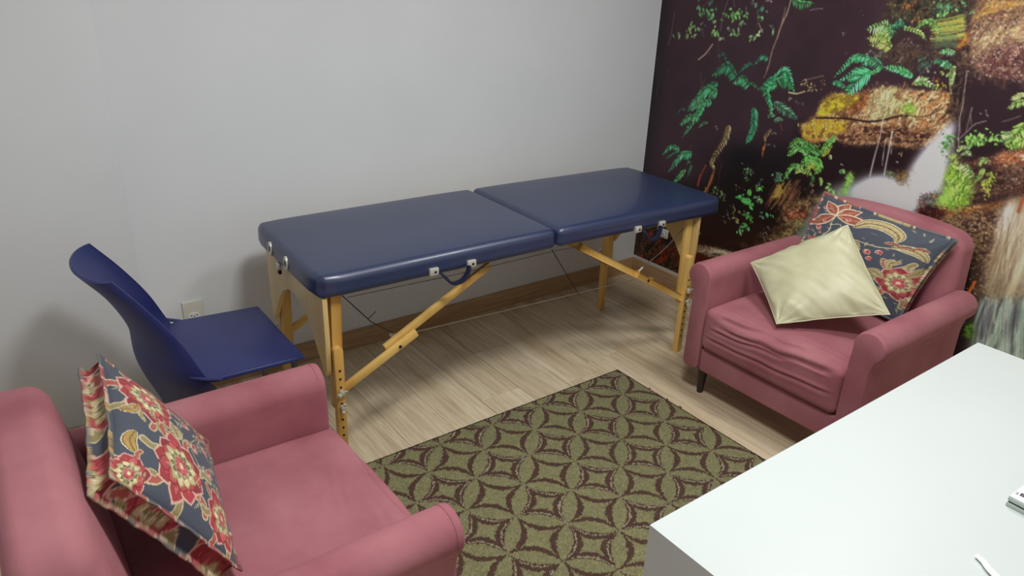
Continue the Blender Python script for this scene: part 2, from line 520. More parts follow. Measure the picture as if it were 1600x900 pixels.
def paint_mural(items):
    P = Print(MU0, MU1, MZ0, MZ1, MPX, (50, 31, 39))
    U, V = np.meshgrid(MU0 + np.arange(P.w) * MPX, MZ0 + np.arange(P.h) * MPX)
    n = value_noise(U, V, .25, 1) * .6 + value_noise(U, V, .07, 2) * .4
    P.a *= (.82 + .36 * n)[..., None]
    for it in items:
        k = it[0]
        if k == 'f': P.fern(*it[1:])
        elif k == 'p':
            r = P.mask(it[1], it[3])
            if r: P.put(r[0], r[1], r[4] * .95, it[2])
        elif k == 'r': P.rock(*it[1:])
        elif k == 's': P.stroke(*it[1:])
        elif k == 'w': P.water(*it[1:])
        elif k == 'd': P.dots(*it[1:])
        elif k == 'c': P.cluster(*it[1:])
    return P
MURAL = [
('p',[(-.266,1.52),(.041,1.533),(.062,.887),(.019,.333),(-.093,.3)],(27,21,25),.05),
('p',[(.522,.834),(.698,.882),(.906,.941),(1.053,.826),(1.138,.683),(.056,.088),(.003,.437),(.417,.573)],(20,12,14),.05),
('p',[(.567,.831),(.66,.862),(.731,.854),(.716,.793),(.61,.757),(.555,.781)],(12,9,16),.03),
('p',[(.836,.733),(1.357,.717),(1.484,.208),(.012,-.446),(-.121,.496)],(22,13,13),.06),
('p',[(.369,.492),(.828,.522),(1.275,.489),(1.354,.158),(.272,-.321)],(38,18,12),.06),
('p',[(1.172,1.566),(1.472,1.58),(1.492,1.505),(1.301,1.487),(1.204,1.498)],(48,38,34),.04),
('r',[(1.156,1.574),(1.482,1.589),(1.494,1.501),(1.39,1.489),(1.286,1.455),(1.201,1.471)],[(38,30,30),(62,50,38),(80,62,44),(40,45,36)],.02,.4,1.4,.6,.02),
('r',[(1.135,1.375),(1.347,1.417),(1.418,1.385),(1.438,1.309),(1.281,1.308),(1.159,1.34)],[(48,32,34),(62,44,40),(80,62,50),(50,36,36)],.018,.6,2.0,.4,.02),
('r',[(-.125,.311),(.163,.361),(.449,.29),(.474,.153),(.287,.086),(-.094,.088)],[(35,22,16),(60,40,26),(92,66,44),(40,20,14),(110,40,22)],.03,1.0,2.5,.7,.02),
('p',[(.31,.319),(.445,.313),(.474,.153),(.314,.159)],(110,38,20),.03),
('r',[(1.5,1.36),(1.52,1.62),(1.6,1.85),(1.72,2.1),(1.95,2.28),(2.3,2.36),(2.7,2.4),(2.7,1.1),(2.3,1.18),(2.0,1.24),(1.8,1.28),(1.6,1.28)],[(104,72,60),(146,114,88),(80,48,46),(176,148,112),(96,62,54)],.05,.75,1.8,.6,.02),
('r',[(1.75,1.62),(2.1,1.8),(2.7,1.92),(2.7,1.6),(2.2,1.52),(1.8,1.45)],[(166,142,102),(204,180,134),(136,108,76)],.03,.7,2.0,.35,.05),
('d',[(1.6,1.25),(2.6,1.25),(2.6,1.6),(1.6,1.6)],240,(214,196,184)),
('r',[(1.75,.6),(1.78,.95),(2.0,1.02),(2.3,1.0),(2.7,1.06),(2.7,.6),(2.3,.64),(2.0,.62)],[(48,30,28),(78,52,42),(110,80,66),(60,36,34)],.03,.4,1.3,.7,.02),
('r',[(1.78,.9),(2.0,1.0),(2.3,.98),(2.7,1.04),(2.7,.94),(2.3,.9),(2.0,.92)],[(150,82,46),(186,130,96),(110,62,42),(206,160,130)],.025,.2,2.0,.5,.015),
('r',[(1.95,.1),(1.95,.66),(2.2,.7),(2.7,.66),(2.7,.1)],[(74,54,42),(118,92,66),(150,120,86),(90,66,48),(60,40,34)],.03,.3,1.3,.65,.03),
('r',[(.55,.1),(.6,.24),(.9,.34),(1.2,.4),(1.6,.42),(1.75,.1)],[(50,34,28),(84,62,46),(110,86,62),(60,40,34)],.04,.3,1.6,.65,.05),
('f',[(.331,2.161),(.418,2.193),(.488,2.114)],.099,(70,170,104),'b',0),
('f',[(1.231,2.048),(1.124,2.087),(1.036,1.99)],.069,(60,150,92),'b',0),
('f',[(.197,2.228),(.081,2.27),(-.014,2.165)],.072,(60,150,92),'b',0),
('f',[(.962,1.742),(1.053,1.775),(1.127,1.692)],.082,(60,150,92),'b',0),
('f',[(.133,2.194),(.069,2.217),(.018,2.16)],.073,(60,150,92),'b',0),
('f',[(.662,1.817),(.576,1.848),(.505,1.77)],.054,(70,170,104),'d',0),
('f',[(.392,2.34),(.329,2.363),(.277,2.306)],.078,(50,118,82),'b',0),
('f',[(.382,2.311),(.456,2.338),(.517,2.27)],.075,(50,118,82),'b',0),
('f',[(1.493,1.967),(1.383,2.007),(1.293,1.907)],.086,(70,170,104),'b',0),
('f',[(.104,1.765),(.011,1.799),(-.065,1.714)],.078,(96,170,84),'d',0),
('f',[(.353,1.829),(.463,1.869),(.553,1.769)],.067,(96,170,84),'b',0),
('f',[(.444,1.828),(.338,1.867),(.251,1.77)],.058,(96,170,84),'d',0),
('f',[(1.046,2.295),(.964,2.325),(.897,2.251)],.098,(70,170,104),'d',0),
('f',[(1.336,2.034),(1.435,2.07),(1.516,1.98)],.058,(70,170,104),'d',0),
('f',[(.715,1.981),(.774,2.002),(.822,1.949)],.053,(96,170,84),'b',0),
('f',[(1.022,1.742),(.956,1.766),(.901,1.706)],.094,(60,150,92),'d',0),
('f',[(1.477,2.197),(1.535,2.219),(1.583,2.166)],.098,(70,170,104),'b',0),
('f',[(.14,1.856),(.247,1.895),(.335,1.797)],.08,(96,170,84),'b',0),
('f',[(.778,2.298),(.854,2.325),(.915,2.257)],.079,(120,180,88),'d',0),
('f',[(1.176,1.727),(1.058,1.769),(.961,1.662)],.063,(60,150,92),'b',0),
('f',[(1.001,2.265),(1.073,2.291),(1.132,2.226)],.088,(50,118,82),'d',0),
('f',[(.287,1.781),(.22,1.805),(.165,1.744)],.089,(50,118,82),'d',0),
('f',[(1.314,2.139),(1.239,2.167),(1.178,2.098)],.07,(96,170,84),'d',0),
('f',[(.97,1.836),(1.038,1.861),(1.094,1.799)],.088,(120,180,88),'d',0),
('f',[(1.207,1.725),(1.319,1.766),(1.411,1.664)],.088,(50,118,82),'d',0),
('f',[(1.296,1.869),(1.4,1.907),(1.486,1.812)],.069,(70,170,104),'b',0),
('f',[(2.349,.664),(2.264,.694),(2.195,.617)],.07,(96,170,84),'b',0),
('f',[(2.482,2.284),(2.423,2.305),(2.376,2.252)],.089,(120,186,84),'b',0),
('f',[(1.986,2.339),(1.896,2.371),(1.823,2.29)],.07,(120,186,84),'d',0),
('f',[(2.324,.594),(2.257,.619),(2.201,.557)],.076,(96,170,84),'d',0),
('f',[(2.086,.663),(2.009,.691),(1.946,.621)],.069,(120,186,84),'d',0),
('f',[(1.971,.979),(2.06,1.012),(2.133,.931)],.077,(150,204,96),'b',0),
('f',[(2.085,2.298),(2.021,2.322),(1.969,2.263)],.062,(96,170,84),'b',0),
('f',[(2.344,2.284),(2.44,2.318),(2.518,2.231)],.089,(120,186,84),'d',0),
('f',[(2.337,2.303),(2.268,2.328),(2.211,2.265)],.063,(96,170,84),'b',0),
('f',[(2.47,1.114),(2.564,1.149),(2.641,1.063)],.088,(96,170,84),'b',0),
('f',[(2.171,2.307),(2.26,2.34),(2.333,2.258)],.058,(96,170,84),'d',0),
('f',[(1.969,1.088),(1.886,1.118),(1.819,1.043)],.066,(96,170,84),'b',0),
('f',[(2.335,.991),(2.401,1.015),(2.454,.955)],.086,(120,186,84),'b',0),
('f',[(2.041,1.047),(2.107,1.071),(2.16,1.011)],.085,(120,186,84),'d',0),
('f',[(2.074,1.086),(2.014,1.108),(1.966,1.054)],.09,(150,204,96),'d',0),
('f',[(2.034,.605),(2.126,.639),(2.202,.555)],.064,(150,204,96),'b',0),
('f',[(2.034,.999),(1.969,1.023),(1.916,.963)],.077,(96,170,84),'d',0),
('f',[(2.148,.532),(2.212,.556),(2.264,.498)],.059,(96,170,84),'b',0),
('c',(.854,1.921),(.12,.06),26,.03,(70,112,78),1),
('c',(.371,2.271),(.12,.06),26,.03,(98,150,84),1),
('c',(.21,2.189),(.12,.06),26,.03,(84,130,84),1),
('c',(.804,2.126),(.12,.06),26,.03,(70,112,78),1),
('c',(.846,2.062),(.12,.06),26,.03,(84,130,84),1),
('c',(.129,1.896),(.12,.06),26,.03,(98,150,84),1),
('c',(.327,2.205),(.12,.06),26,.03,(84,130,84),1),
('c',(1.369,2.095),(.12,.06),26,.03,(84,130,84),1),
('c',(1.053,2.075),(.12,.06),26,.03,(70,112,78),1),
('c',(.847,2.241),(.12,.06),26,.03,(98,150,84),1),
('c',(.646,2.263),(.12,.06),26,.03,(70,112,78),1),
('c',(1.211,1.667),(.12,.06),26,.03,(98,150,84),1),
('s',[(.325,2.44),(.302,2.1),(.265,1.7)],.012,(110,84,74),.9),
('s',[(.133,2.44),(.12,2.1),(.073,1.7)],.012,(110,84,74),.9),
('s',[(1.073,2.44),(1.041,2.1),(1.013,1.7)],.012,(110,84,74),.9),
('s',[(1.367,2.44),(1.367,2.1),(1.307,1.7)],.012,(110,84,74),.9),
('s',[(.636,2.44),(.609,2.1),(.576,1.7)],.012,(110,84,74),.9),
('s',[(.769,2.44),(.748,2.1),(.709,1.7)],.012,(110,84,74),.9),
('p',[(.897,1.034),(1.275,1.042),(1.467,1.051),(1.431,.938),(1.382,.857),(1.202,.823),(1.082,.749),(.876,.788)],(28,13,16),.02),
('r',[(.979,1.121),(1.03,1.171),(1.134,1.191),(1.192,1.21),(1.227,1.234),(1.316,1.232),(1.354,1.234),(1.452,1.245),(1.496,1.247),(1.529,1.155),(1.495,1.083),(1.453,1.033),(1.381,1.017),(1.283,1.012),(1.184,.986),(1.074,.985),(.988,.953),(.939,.958),(.907,1.015),(.964,1.056),(.975,1.089)],[(106,70,48),(178,138,94),(214,186,142),(136,98,66),(170,118,74)],.022,.9,2.2,.5,.006),
('r',[(1.193,1.208),(1.238,1.232),(1.317,1.228),(1.333,1.13),(1.22,1.096),(1.185,1.114)],[(164,140,100),(208,186,140),(170,170,120),(136,104,72)],.016,1.1,3.0,.4,.01),
('r',[(1.125,1.185),(1.184,1.203),(1.183,1.143),(1.133,1.106),(1.11,1.112)],[(110,58,34),(150,90,50),(90,48,30)],.015,.6,2.0,.4,.01),
('r',[(1.069,1.003),(1.166,1.062),(1.342,1.094),(1.481,1.101),(1.453,1.033),(1.283,1.012),(1.107,.984)],[(74,44,34),(120,80,56),(160,120,84),(60,34,28)],.016,.3,2.0,.7,.01),
('r',[(.981,1.111),(1.001,1.15),(1.03,1.169),(1.125,1.187),(1.151,1.168),(1.098,1.118),(1.039,1.086),(.98,1.065)],[(186,160,36),(206,184,60),(150,124,34),(120,96,40)],.014,.4,1.4,.25,.006),
('r',[(.907,1.012),(.964,1.056),(1.052,1.075),(1.125,1.074),(1.118,1.033),(1.05,.987),(.962,.961),(.928,.965)],[(190,158,44),(170,132,44),(204,176,80),(120,84,36)],.014,.5,1.4,.35,.006),
('s',[(.975,1.061),(1.107,1.081),(1.222,1.089),(1.337,1.133)],.009,(38,20,20),.9),
('s',[(1.337,1.133),(1.424,1.145),(1.478,1.182)],.005,(60,38,32),.8),
('r',[(1.319,1.162),(1.351,1.186),(1.383,1.172),(1.384,1.149),(1.343,1.143)],[(110,170,60),(150,190,80),(80,120,40)],.012,0,1,.3,.01),
('s',[(1.266,1.105),(1.269,1.033),(1.267,.938),(1.267,.871)],.005,(206,196,196),.75),
('s',[(1.314,1.066),(1.317,1.013),(1.32,.949),(1.323,.89)],.006,(206,196,196),.75),
('s',[(1.296,1.038),(1.299,.985),(1.306,.926)],.003,(206,196,196),.75),
('s',[(1.322,1.024),(1.331,.977)],.003,(206,196,196),.75),
('r',[(1.473,1.408),(1.508,1.465),(1.555,1.324),(1.568,1.152),(1.51,1.142),(1.476,1.331)],[(30,20,22),(54,38,34),(84,64,50),(36,24,26)],.016,1.45,2.5,.6,.01),
('p',[(1.518,1.336),(1.601,1.334),(1.752,1.349),(1.832,1.074),(1.591,1.04)],(40,25,31),.02),
('r',[(1.504,1.485),(1.501,1.518),(1.512,1.558),(1.511,1.598),(1.781,1.61),(1.86,1.347),(1.716,1.328),(1.646,1.319),(1.575,1.326),(1.534,1.355),(1.504,1.432)],[(104,72,60),(146,114,88),(80,48,46),(176,148,112),(96,62,54)],.016,.75,1.8,.6,.01),
('r',[(1.548,1.452),(1.664,1.505),(1.773,1.521),(1.788,1.469),(1.63,1.443),(1.565,1.392),(1.534,1.385)],[(166,142,102),(204,180,134),(136,108,76)],.014,.7,2.0,.35,.02),
('r',[(1.549,1.374),(1.616,1.422),(1.79,1.462),(1.824,1.35),(1.646,1.319),(1.575,1.326)],[(82,46,46),(120,76,66),(60,34,38),(150,110,96)],.011,.3,1.2,.6,.02),
('r',[(1.5,1.522),(1.515,1.555),(1.573,1.574),(1.64,1.589),(1.648,1.562),(1.584,1.535),(1.53,1.503),(1.506,1.485)],[(160,116,56),(176,140,84),(110,80,50)],.014,.7,2.4,.4,.015),
('r',[(1.466,1.403),(1.474,1.433),(1.499,1.464),(1.504,1.432),(1.49,1.405),(1.473,1.391)],[(150,76,40),(180,140,60),(120,60,40)],.012,.8,2,.3,.006),
('d',[(1.516,1.466),(1.777,1.506),(1.826,1.342),(1.567,1.309)],260,(214,196,184)),
('s',[(1.356,1.485),(1.418,1.5),(1.463,1.515)],.003,(160,152,62),.85),
('s',[(1.367,1.487),(1.419,1.497),(1.472,1.516)],.003,(126,146,70),.85),
('s',[(1.363,1.477),(1.42,1.49),(1.467,1.506)],.003,(176,160,70),.85),
('s',[(1.357,1.482),(1.418,1.497),(1.475,1.511)],.003,(104,136,76),.85),
('s',[(1.386,1.475),(1.422,1.485),(1.467,1.502)],.003,(190,176,92),.85),
('s',[(1.378,1.479),(1.421,1.49),(1.475,1.507)],.003,(160,152,62),.85),
('s',[(1.359,1.47),(1.423,1.482),(1.475,1.499)],.003,(126,146,70),.85),
('s',[(1.362,1.473),(1.422,1.486),(1.466,1.501)],.003,(176,160,70),.85),
('s',[(1.39,1.469),(1.423,1.479),(1.471,1.494)],.003,(104,136,76),.85),
('s',[(1.379,1.467),(1.424,1.476),(1.479,1.494)],.003,(190,176,92),.85),
('s',[(1.372,1.469),(1.423,1.481),(1.472,1.496)],.003,(160,152,62),.85),
('s',[(1.367,1.472),(1.423,1.482),(1.466,1.498)],.003,(126,146,70),.85),
('s',[(1.38,1.473),(1.422,1.485),(1.473,1.498)],.003,(176,160,70),.85),
('s',[(1.37,1.465),(1.425,1.474),(1.47,1.492)],.003,(104,136,76),.85),
('s',[(1.365,1.464),(1.424,1.476),(1.471,1.491)],.003,(190,176,92),.85),
('s',[(1.387,1.465),(1.424,1.477),(1.475,1.49)],.003,(160,152,62),.85),
('s',[(1.363,1.455),(1.426,1.471),(1.473,1.482)],.003,(126,146,70),.85),
('s',[(1.384,1.457),(1.426,1.47),(1.474,1.482)],.003,(176,160,70),.85),
('s',[(1.376,1.462),(1.424,1.477),(1.478,1.488)],.003,(104,136,76),.85),
('s',[(1.398,1.454),(1.428,1.462),(1.485,1.478)],.003,(190,176,92),.85),
('s',[(1.37,1.461),(1.426,1.47),(1.48,1.486)],.002,(160,152,62),.85),
('s',[(1.397,1.457),(1.427,1.466),(1.482,1.48)],.003,(126,146,70),.85),
('s',[(1.367,1.454),(1.427,1.467),(1.472,1.479)],.003,(176,160,70),.85),
('s',[(1.398,1.455),(1.427,1.465),(1.471,1.477)],.003,(104,136,76),.85),
('s',[(1.366,1.455),(1.427,1.465),(1.476,1.479)],.003,(190,176,92),.85),
('s',[(1.365,1.45),(1.429,1.459),(1.478,1.475)],.002,(160,152,62),.85),
('s',[(1.363,1.449),(1.427,1.465),(1.474,1.474)],.003,(126,146,70),.85),
('s',[(1.369,1.443),(1.429,1.458),(1.481,1.468)],.003,(176,160,70),.85),
('s',[(1.401,1.449),(1.428,1.461),(1.48,1.471)],.002,(104,136,76),.85),
('s',[(1.38,1.44),(1.432,1.448),(1.482,1.463)],.003,(190,176,92),.85),
('s',[(1.379,1.445),(1.429,1.459),(1.48,1.468)],.003,(160,152,62),.85),
('s',[(1.398,1.445),(1.431,1.452),(1.481,1.466)],.003,(126,146,70),.85),
('s',[(1.373,1.444),(1.429,1.457),(1.477,1.467)],.003,(176,160,70),.85),
('s',[(1.398,1.442),(1.43,1.454),(1.476,1.463)],.003,(104,136,76),.85),
('s',[(1.388,1.432),(1.434,1.438),(1.483,1.453)],.003,(190,176,92),.85),
('s',[(1.392,1.431),(1.434,1.439),(1.488,1.453)],.003,(160,152,62),.85),
('s',[(1.369,1.432),(1.432,1.446),(1.489,1.456)],.003,(126,146,70),.85),
('s',[(1.403,1.429),(1.434,1.439),(1.488,1.449)],.003,(176,160,70),.85),
('s',[(1.392,1.428),(1.435,1.435),(1.486,1.449)],.003,(104,136,76),.85),
('s',[(1.394,1.428),(1.434,1.439),(1.492,1.449)],.003,(190,176,92),.85),
('s',[(1.371,1.421),(1.437,1.429),(1.494,1.444)],.003,(160,152,62),.85),
('s',[(1.37,1.423),(1.436,1.432),(1.481,1.445)],.003,(126,146,70),.85),
('s',[(1.395,1.42),(1.436,1.432),(1.483,1.44)],.003,(176,160,70),.85),
('s',[(1.391,1.422),(1.437,1.43),(1.494,1.443)],.003,(104,136,76),.85),
('s',[(1.368,1.424),(1.436,1.432),(1.48,1.445)],.003,(190,176,92),.85),
('s',[(1.375,1.415),(1.438,1.424),(1.493,1.437)],.003,(160,152,62),.85),
('s',[(1.385,1.434),(1.416,1.443),(1.463,1.445)],.002,(94,120,78),.7),
('s',[(1.386,1.43),(1.417,1.44),(1.461,1.441)],.002,(94,120,78),.7),
('s',[(1.383,1.427),(1.418,1.436),(1.463,1.438)],.003,(94,120,78),.7),
('s',[(1.388,1.424),(1.418,1.433),(1.468,1.435)],.003,(94,120,78),.7),
('s',[(1.382,1.42),(1.419,1.43),(1.467,1.432)],.002,(94,120,78),.7),
('s',[(1.375,1.415),(1.42,1.426),(1.463,1.428)],.002,(94,120,78),.7),
('s',[(1.386,1.413),(1.421,1.423),(1.468,1.425)],.002,(94,120,78),.7),
('s',[(1.391,1.41),(1.422,1.42),(1.47,1.422)],.002,(94,120,78),.7),
('s',[(1.38,1.406),(1.423,1.417),(1.469,1.418)],.003,(94,120,78),.7),
('s',[(1.391,1.403),(1.424,1.413),(1.471,1.415)],.003,(94,120,78),.7),
('s',[(1.379,1.399),(1.425,1.41),(1.474,1.412)],.003,(94,120,78),.7),
('s',[(1.394,1.397),(1.426,1.407),(1.469,1.408)],.003,(94,120,78),.7),
('s',[(1.39,1.393),(1.426,1.403),(1.472,1.405)],.002,(94,120,78),.7),
('s',[(1.395,1.39),(1.427,1.4),(1.473,1.402)],.002,(94,120,78),.7),
('r',[(1.562,1.03),(1.619,1.015),(1.697,1.05),(1.782,1.098),(1.887,1.137),(1.942,.951),(1.741,.909),(1.673,.852),(1.62,.818)],[(48,30,28),(78,52,42),(110,80,66),(60,36,34)],.014,.4,1.3,.7,.01),
('r',[(1.629,1.008),(1.697,1.05),(1.731,1.075),(1.782,1.099),(1.887,1.137),(1.901,1.09),(1.8,1.038),(1.737,1.024),(1.645,.998)],[(150,82,46),(186,130,96),(110,62,42),(206,160,130)],.013,.2,2.0,.5,.01),
('p',[(1.573,1.024),(1.627,1.017),(1.692,1.054),(1.726,1.091),(1.783,1.094),(1.78,1.107),(1.669,1.093),(1.595,1.056)],(34,20,26),.01),
('p',[(1.644,1.002),(1.701,1.038),(1.715,1.001),(1.686,.957),(1.653,.968)],(26,16,22),.02),
('r',[(1.466,.78),(1.506,.811),(1.555,.839),(1.613,.826),(1.671,.856),(1.831,.931),(1.934,.979),(1.961,.887),(1.669,.784),(1.475,.747)],[(120,70,40),(170,110,56),(90,50,34),(190,140,80)],.014,.2,3.0,.5,.008),
('p',[(1.673,.88),(1.826,.947),(1.832,.926),(1.728,.881),(1.675,.857)],(40,22,22),.015),
('r',[(1.472,.786),(1.607,.799),(1.695,.834),(1.793,.899),(1.836,.91),(1.875,.934),(1.994,.525),(1.854,.511),(1.731,.416),(1.657,.616),(1.62,.752)],[(74,54,42),(118,92,66),(150,120,86),(90,66,48),(60,40,34)],.012,.3,1.3,.65,.01),
('p',[(1.69,.642),(1.726,.698),(1.783,.631),(1.794,.547),(1.746,.483),(1.705,.513)],(48,34,30),.03),
('p',[(1.705,.513),(1.782,.543),(1.82,.453),(1.835,.305),(1.77,.274)],(40,32,30),.03),
('d',[(1.628,.797),(1.785,.842),(1.828,.56),(1.723,.52)],240,(190,170,140)),
('w',[(1.069,.702),(1.125,.766),(1.202,.821),(1.277,.867),(1.355,.886),(1.42,.867),(1.55,.88),(1.514,.802),(1.494,.695),(1.131,.538)],(176,192,198),.03,0),
('w',[(1.531,1.147),(1.539,1.126),(1.541,1.067),(1.544,1.017),(1.549,.962),(1.554,.902),(1.569,.889),(1.547,.871),(1.486,.853),(1.48,.799),(1.419,.772),(1.283,.776),(1.196,.775),(1.218,.818),(1.266,.864),(1.324,.883),(1.371,.881),(1.413,.871),(1.422,.913),(1.445,.991),(1.474,1.059),(1.505,1.111)],(214,216,226),.014,1),
('w',[(1.449,.992),(1.489,1.052),(1.539,1.035),(1.541,.96),(1.517,.878),(1.437,.853),(1.42,.883)],(226,228,238),.03,1),
('r',[(1.361,.899),(1.401,.918),(1.427,.91),(1.412,.876),(1.377,.877)],[(120,96,50),(150,124,70),(84,60,36)],.012,0,1,.4,.012),
('r',[(1.482,.849),(1.538,.869),(1.571,.882),(1.561,.85),(1.537,.819),(1.479,.804)],[(80,84,84),(124,134,134),(60,50,46),(130,90,70)],.01,.2,2,.4,.008),
('r',[(1.478,.788),(1.514,.816),(1.559,.825),(1.597,.821),(1.581,.777),(1.493,.752)],[(60,28,24),(96,44,34),(40,20,20)],.014,.2,1.6,.4,.008),
('w',[(1.786,.883),(1.792,.902),(1.822,.921),(1.852,.934),(1.972,.972),(2.068,.651),(1.955,.58),(1.847,.538),(1.809,.538),(1.789,.676),(1.787,.781)],(166,148,118),.016,2),
('w',[(1.787,.877),(1.799,.9),(1.82,.906),(1.833,.843),(1.825,.786),(1.803,.758),(1.787,.816)],(226,222,220),.02,2),
('w',[(1.836,.87),(1.887,.891),(1.943,.701),(1.889,.583),(1.858,.671),(1.842,.791)],(190,184,160),.04,2),
('w',[(1.805,.507),(1.836,.533),(1.932,.578),(2.072,.639),(2.188,.251),(1.81,.047),(1.816,.374)],(140,158,140),.02,2),
('s',[(1.839,.517),(1.829,.461),(1.826,.406)],.004,(196,206,196),.5),
('s',[(1.906,.523),(1.917,.45),(1.935,.379)],.008,(150,172,156),.5),
('s',[(1.92,.57),(1.923,.513),(1.933,.458)],.004,(92,96,104),.5),
('s',[(1.934,.558),(1.937,.503),(1.947,.45)],.008,(70,66,76),.5),
('s',[(1.825,.529),(1.828,.459),(1.838,.39)],.006,(176,184,166),.5),
('s',[(1.948,.549),(1.961,.487),(1.98,.427)],.006,(120,146,130),.5),
('s',[(1.883,.523),(1.887,.474),(1.898,.428)],.004,(210,214,206),.5),
('s',[(1.935,.561),(1.955,.451),(1.981,.341)],.007,(196,206,196),.5),
('s',[(1.911,.539),(1.934,.434),(1.963,.33)],.005,(150,172,156),.5),
('s',[(1.944,.568),(1.959,.471),(1.981,.375)],.007,(92,96,104),.5),
('s',[(1.868,.546),(1.867,.474),(1.874,.402)],.007,(70,66,76),.5),
('s',[(1.817,.529),(1.836,.428),(1.861,.328)],.004,(176,184,166),.5),
('s',[(1.943,.564),(1.952,.498),(1.968,.433)],.007,(120,146,130),.5),
('s',[(1.815,.512),(1.807,.449),(1.806,.388)],.007,(210,214,206),.5),
('s',[(1.852,.532),(1.857,.488),(1.869,.446)],.009,(196,206,196),.5),
('s',[(1.938,.54),(1.957,.431),(1.983,.323)],.003,(150,172,156),.5),
('s',[(1.895,.539),(1.916,.43),(1.943,.323)],.007,(92,96,104),.5),
('s',[(1.95,.579),(1.965,.491),(1.986,.404)],.007,(70,66,76),.5),
('s',[(1.905,.526),(1.928,.419),(1.957,.313)],.005,(176,184,166),.5),
('s',[(1.903,.521),(1.91,.456),(1.924,.393)],.004,(120,146,130),.5),
('s',[(1.856,.516),(1.862,.403),(1.875,.29)],.005,(210,214,206),.5),
('s',[(1.87,.512),(1.879,.439),(1.894,.368)],.003,(196,206,196),.5),
('s',[(1.831,.511),(1.837,.42),(1.849,.329)],.005,(150,172,156),.5),
('s',[(1.954,.556),(1.961,.51),(1.974,.467)],.008,(92,96,104),.5),
('s',[(1.963,.545),(1.972,.481),(1.986,.419)],.003,(70,66,76),.5),
('s',[(1.839,.531),(1.846,.419),(1.86,.306)],.007,(176,184,166),.5),
('s',[(1.822,.523),(1.84,.411),(1.866,.299)],.004,(120,146,130),.5),
('s',[(1.93,.543),(1.951,.435),(1.979,.327)],.005,(210,214,206),.5),
('s',[(1.881,.551),(1.888,.507),(1.901,.465)],.005,(196,206,196),.5),
('s',[(1.815,.53),(1.808,.459),(1.809,.39)],.008,(150,172,156),.5),
('s',[(1.917,.535),(1.937,.426),(1.964,.318)],.008,(92,96,104),.5),
('s',[(1.917,.544),(1.933,.451),(1.955,.359)],.006,(70,66,76),.5),
('s',[(1.878,.549),(1.887,.472),(1.903,.395)],.003,(176,184,166),.5),
('s',[(1.833,.494),(1.842,.422),(1.857,.351)],.007,(120,146,130),.5),
('s',[(1.936,.563),(1.948,.493),(1.967,.424)],.003,(210,214,206),.5),
('s',[(1.935,.578),(1.937,.524),(1.945,.473)],.003,(196,206,196),.5),
('s',[(1.941,.54),(1.957,.461),(1.979,.383)],.005,(150,172,156),.5),
('s',[(1.912,.561),(1.932,.449),(1.959,.337)],.007,(92,96,104),.5),
('s',[(1.954,.54),(1.974,.44),(2.001,.341)],.008,(70,66,76),.5),
('s',[(1.891,.557),(1.91,.45),(1.937,.345)],.004,(176,184,166),.5),
('s',[(1.911,.524),(1.913,.479),(1.922,.435)],.007,(120,146,130),.5),
('s',[(1.847,.501),(1.847,.432),(1.854,.364)],.008,(210,214,206),.5),
('s',[(1.9,.549),(1.917,.443),(1.942,.338)],.008,(196,206,196),.5),
('s',[(1.944,.55),(1.957,.466),(1.977,.383)],.006,(150,172,156),.5),
('s',[(1.956,.57),(1.976,.481),(2.003,.394)],.005,(92,96,104),.5),
('s',[(1.891,.532),(1.899,.476),(1.914,.422)],.004,(70,66,76),.5),
('s',[(1.932,.532),(1.935,.481),(1.945,.432)],.008,(176,184,166),.5),
('s',[(1.933,.553),(1.957,.455),(1.987,.358)],.007,(120,146,130),.5),
('s',[(1.895,.563),(1.896,.517),(1.904,.474)],.005,(210,214,206),.5),
('s',[(1.823,.517),(1.827,.414),(1.839,.312)],.007,(196,206,196),.5),
('s',[(1.848,.526),(1.844,.477),(1.846,.43)],.006,(150,172,156),.5),
('s',[(1.959,.551),(1.965,.488),(1.977,.426)],.007,(92,96,104),.5),
('s',[(1.93,.542),(1.937,.488),(1.95,.436)],.003,(70,66,76),.5),
('s',[(1.948,.538),(1.968,.445),(1.994,.353)],.006,(176,184,166),.5),
('s',[(1.907,.526),(1.923,.44),(1.946,.357)],.004,(120,146,130),.5),
('s',[(1.878,.556),(1.888,.494),(1.904,.434)],.008,(210,214,206),.5),
('s',[(1.826,.498),(1.849,.383),(1.879,.27)],.003,(196,206,196),.5),
('s',[(1.812,.521),(1.814,.423),(1.823,.326)],.008,(150,172,156),.5),
('s',[(1.877,.551),(1.89,.477),(1.909,.405)],.009,(92,96,104),.5),
('s',[(1.825,.524),(1.817,.467),(1.817,.412)],.009,(70,66,76),.5),
('s',[(1.85,.517),(1.862,.406),(1.881,.295)],.003,(176,184,166),.5),
('s',[(1.932,.569),(1.934,.525),(1.942,.482)],.008,(120,146,130),.5),
('s',[(1.827,.527),(1.837,.461),(1.855,.397)],.005,(210,214,206),.5),
('s',[(1.959,.558),(1.982,.449),(2.012,.341)],.003,(196,206,196),.5),
('s',[(1.842,.494),(1.844,.395),(1.854,.297)],.009,(150,172,156),.5),
('s',[(1.815,.486),(1.821,.389),(1.834,.294)],.008,(92,96,104),.5),
('s',[(1.814,.522),(1.826,.444),(1.845,.368)],.006,(70,66,76),.5),
('s',[(1.887,.542),(1.904,.44),(1.928,.339)],.007,(176,184,166),.5),
('s',[(1.802,.52),(1.808,.458),(1.821,.399)],.006,(120,146,130),.5),
('s',[(1.834,.508),(1.841,.437),(1.854,.368)],.007,(210,214,206),.5),
('p',[(1.834,.518),(1.849,.509),(1.856,.369),(1.841,.354),(1.832,.457)],(60,54,66),.012),
('p',[(1.92,.538),(1.935,.529),(1.934,.426),(1.929,.379),(1.917,.463)],(64,58,70),.012),
('s',[(1.842,.876),(1.849,.804),(1.831,.733)],.002,(214,208,196),.38),
('s',[(1.819,.77),(1.818,.693),(1.815,.599)],.002,(150,128,96),.38),
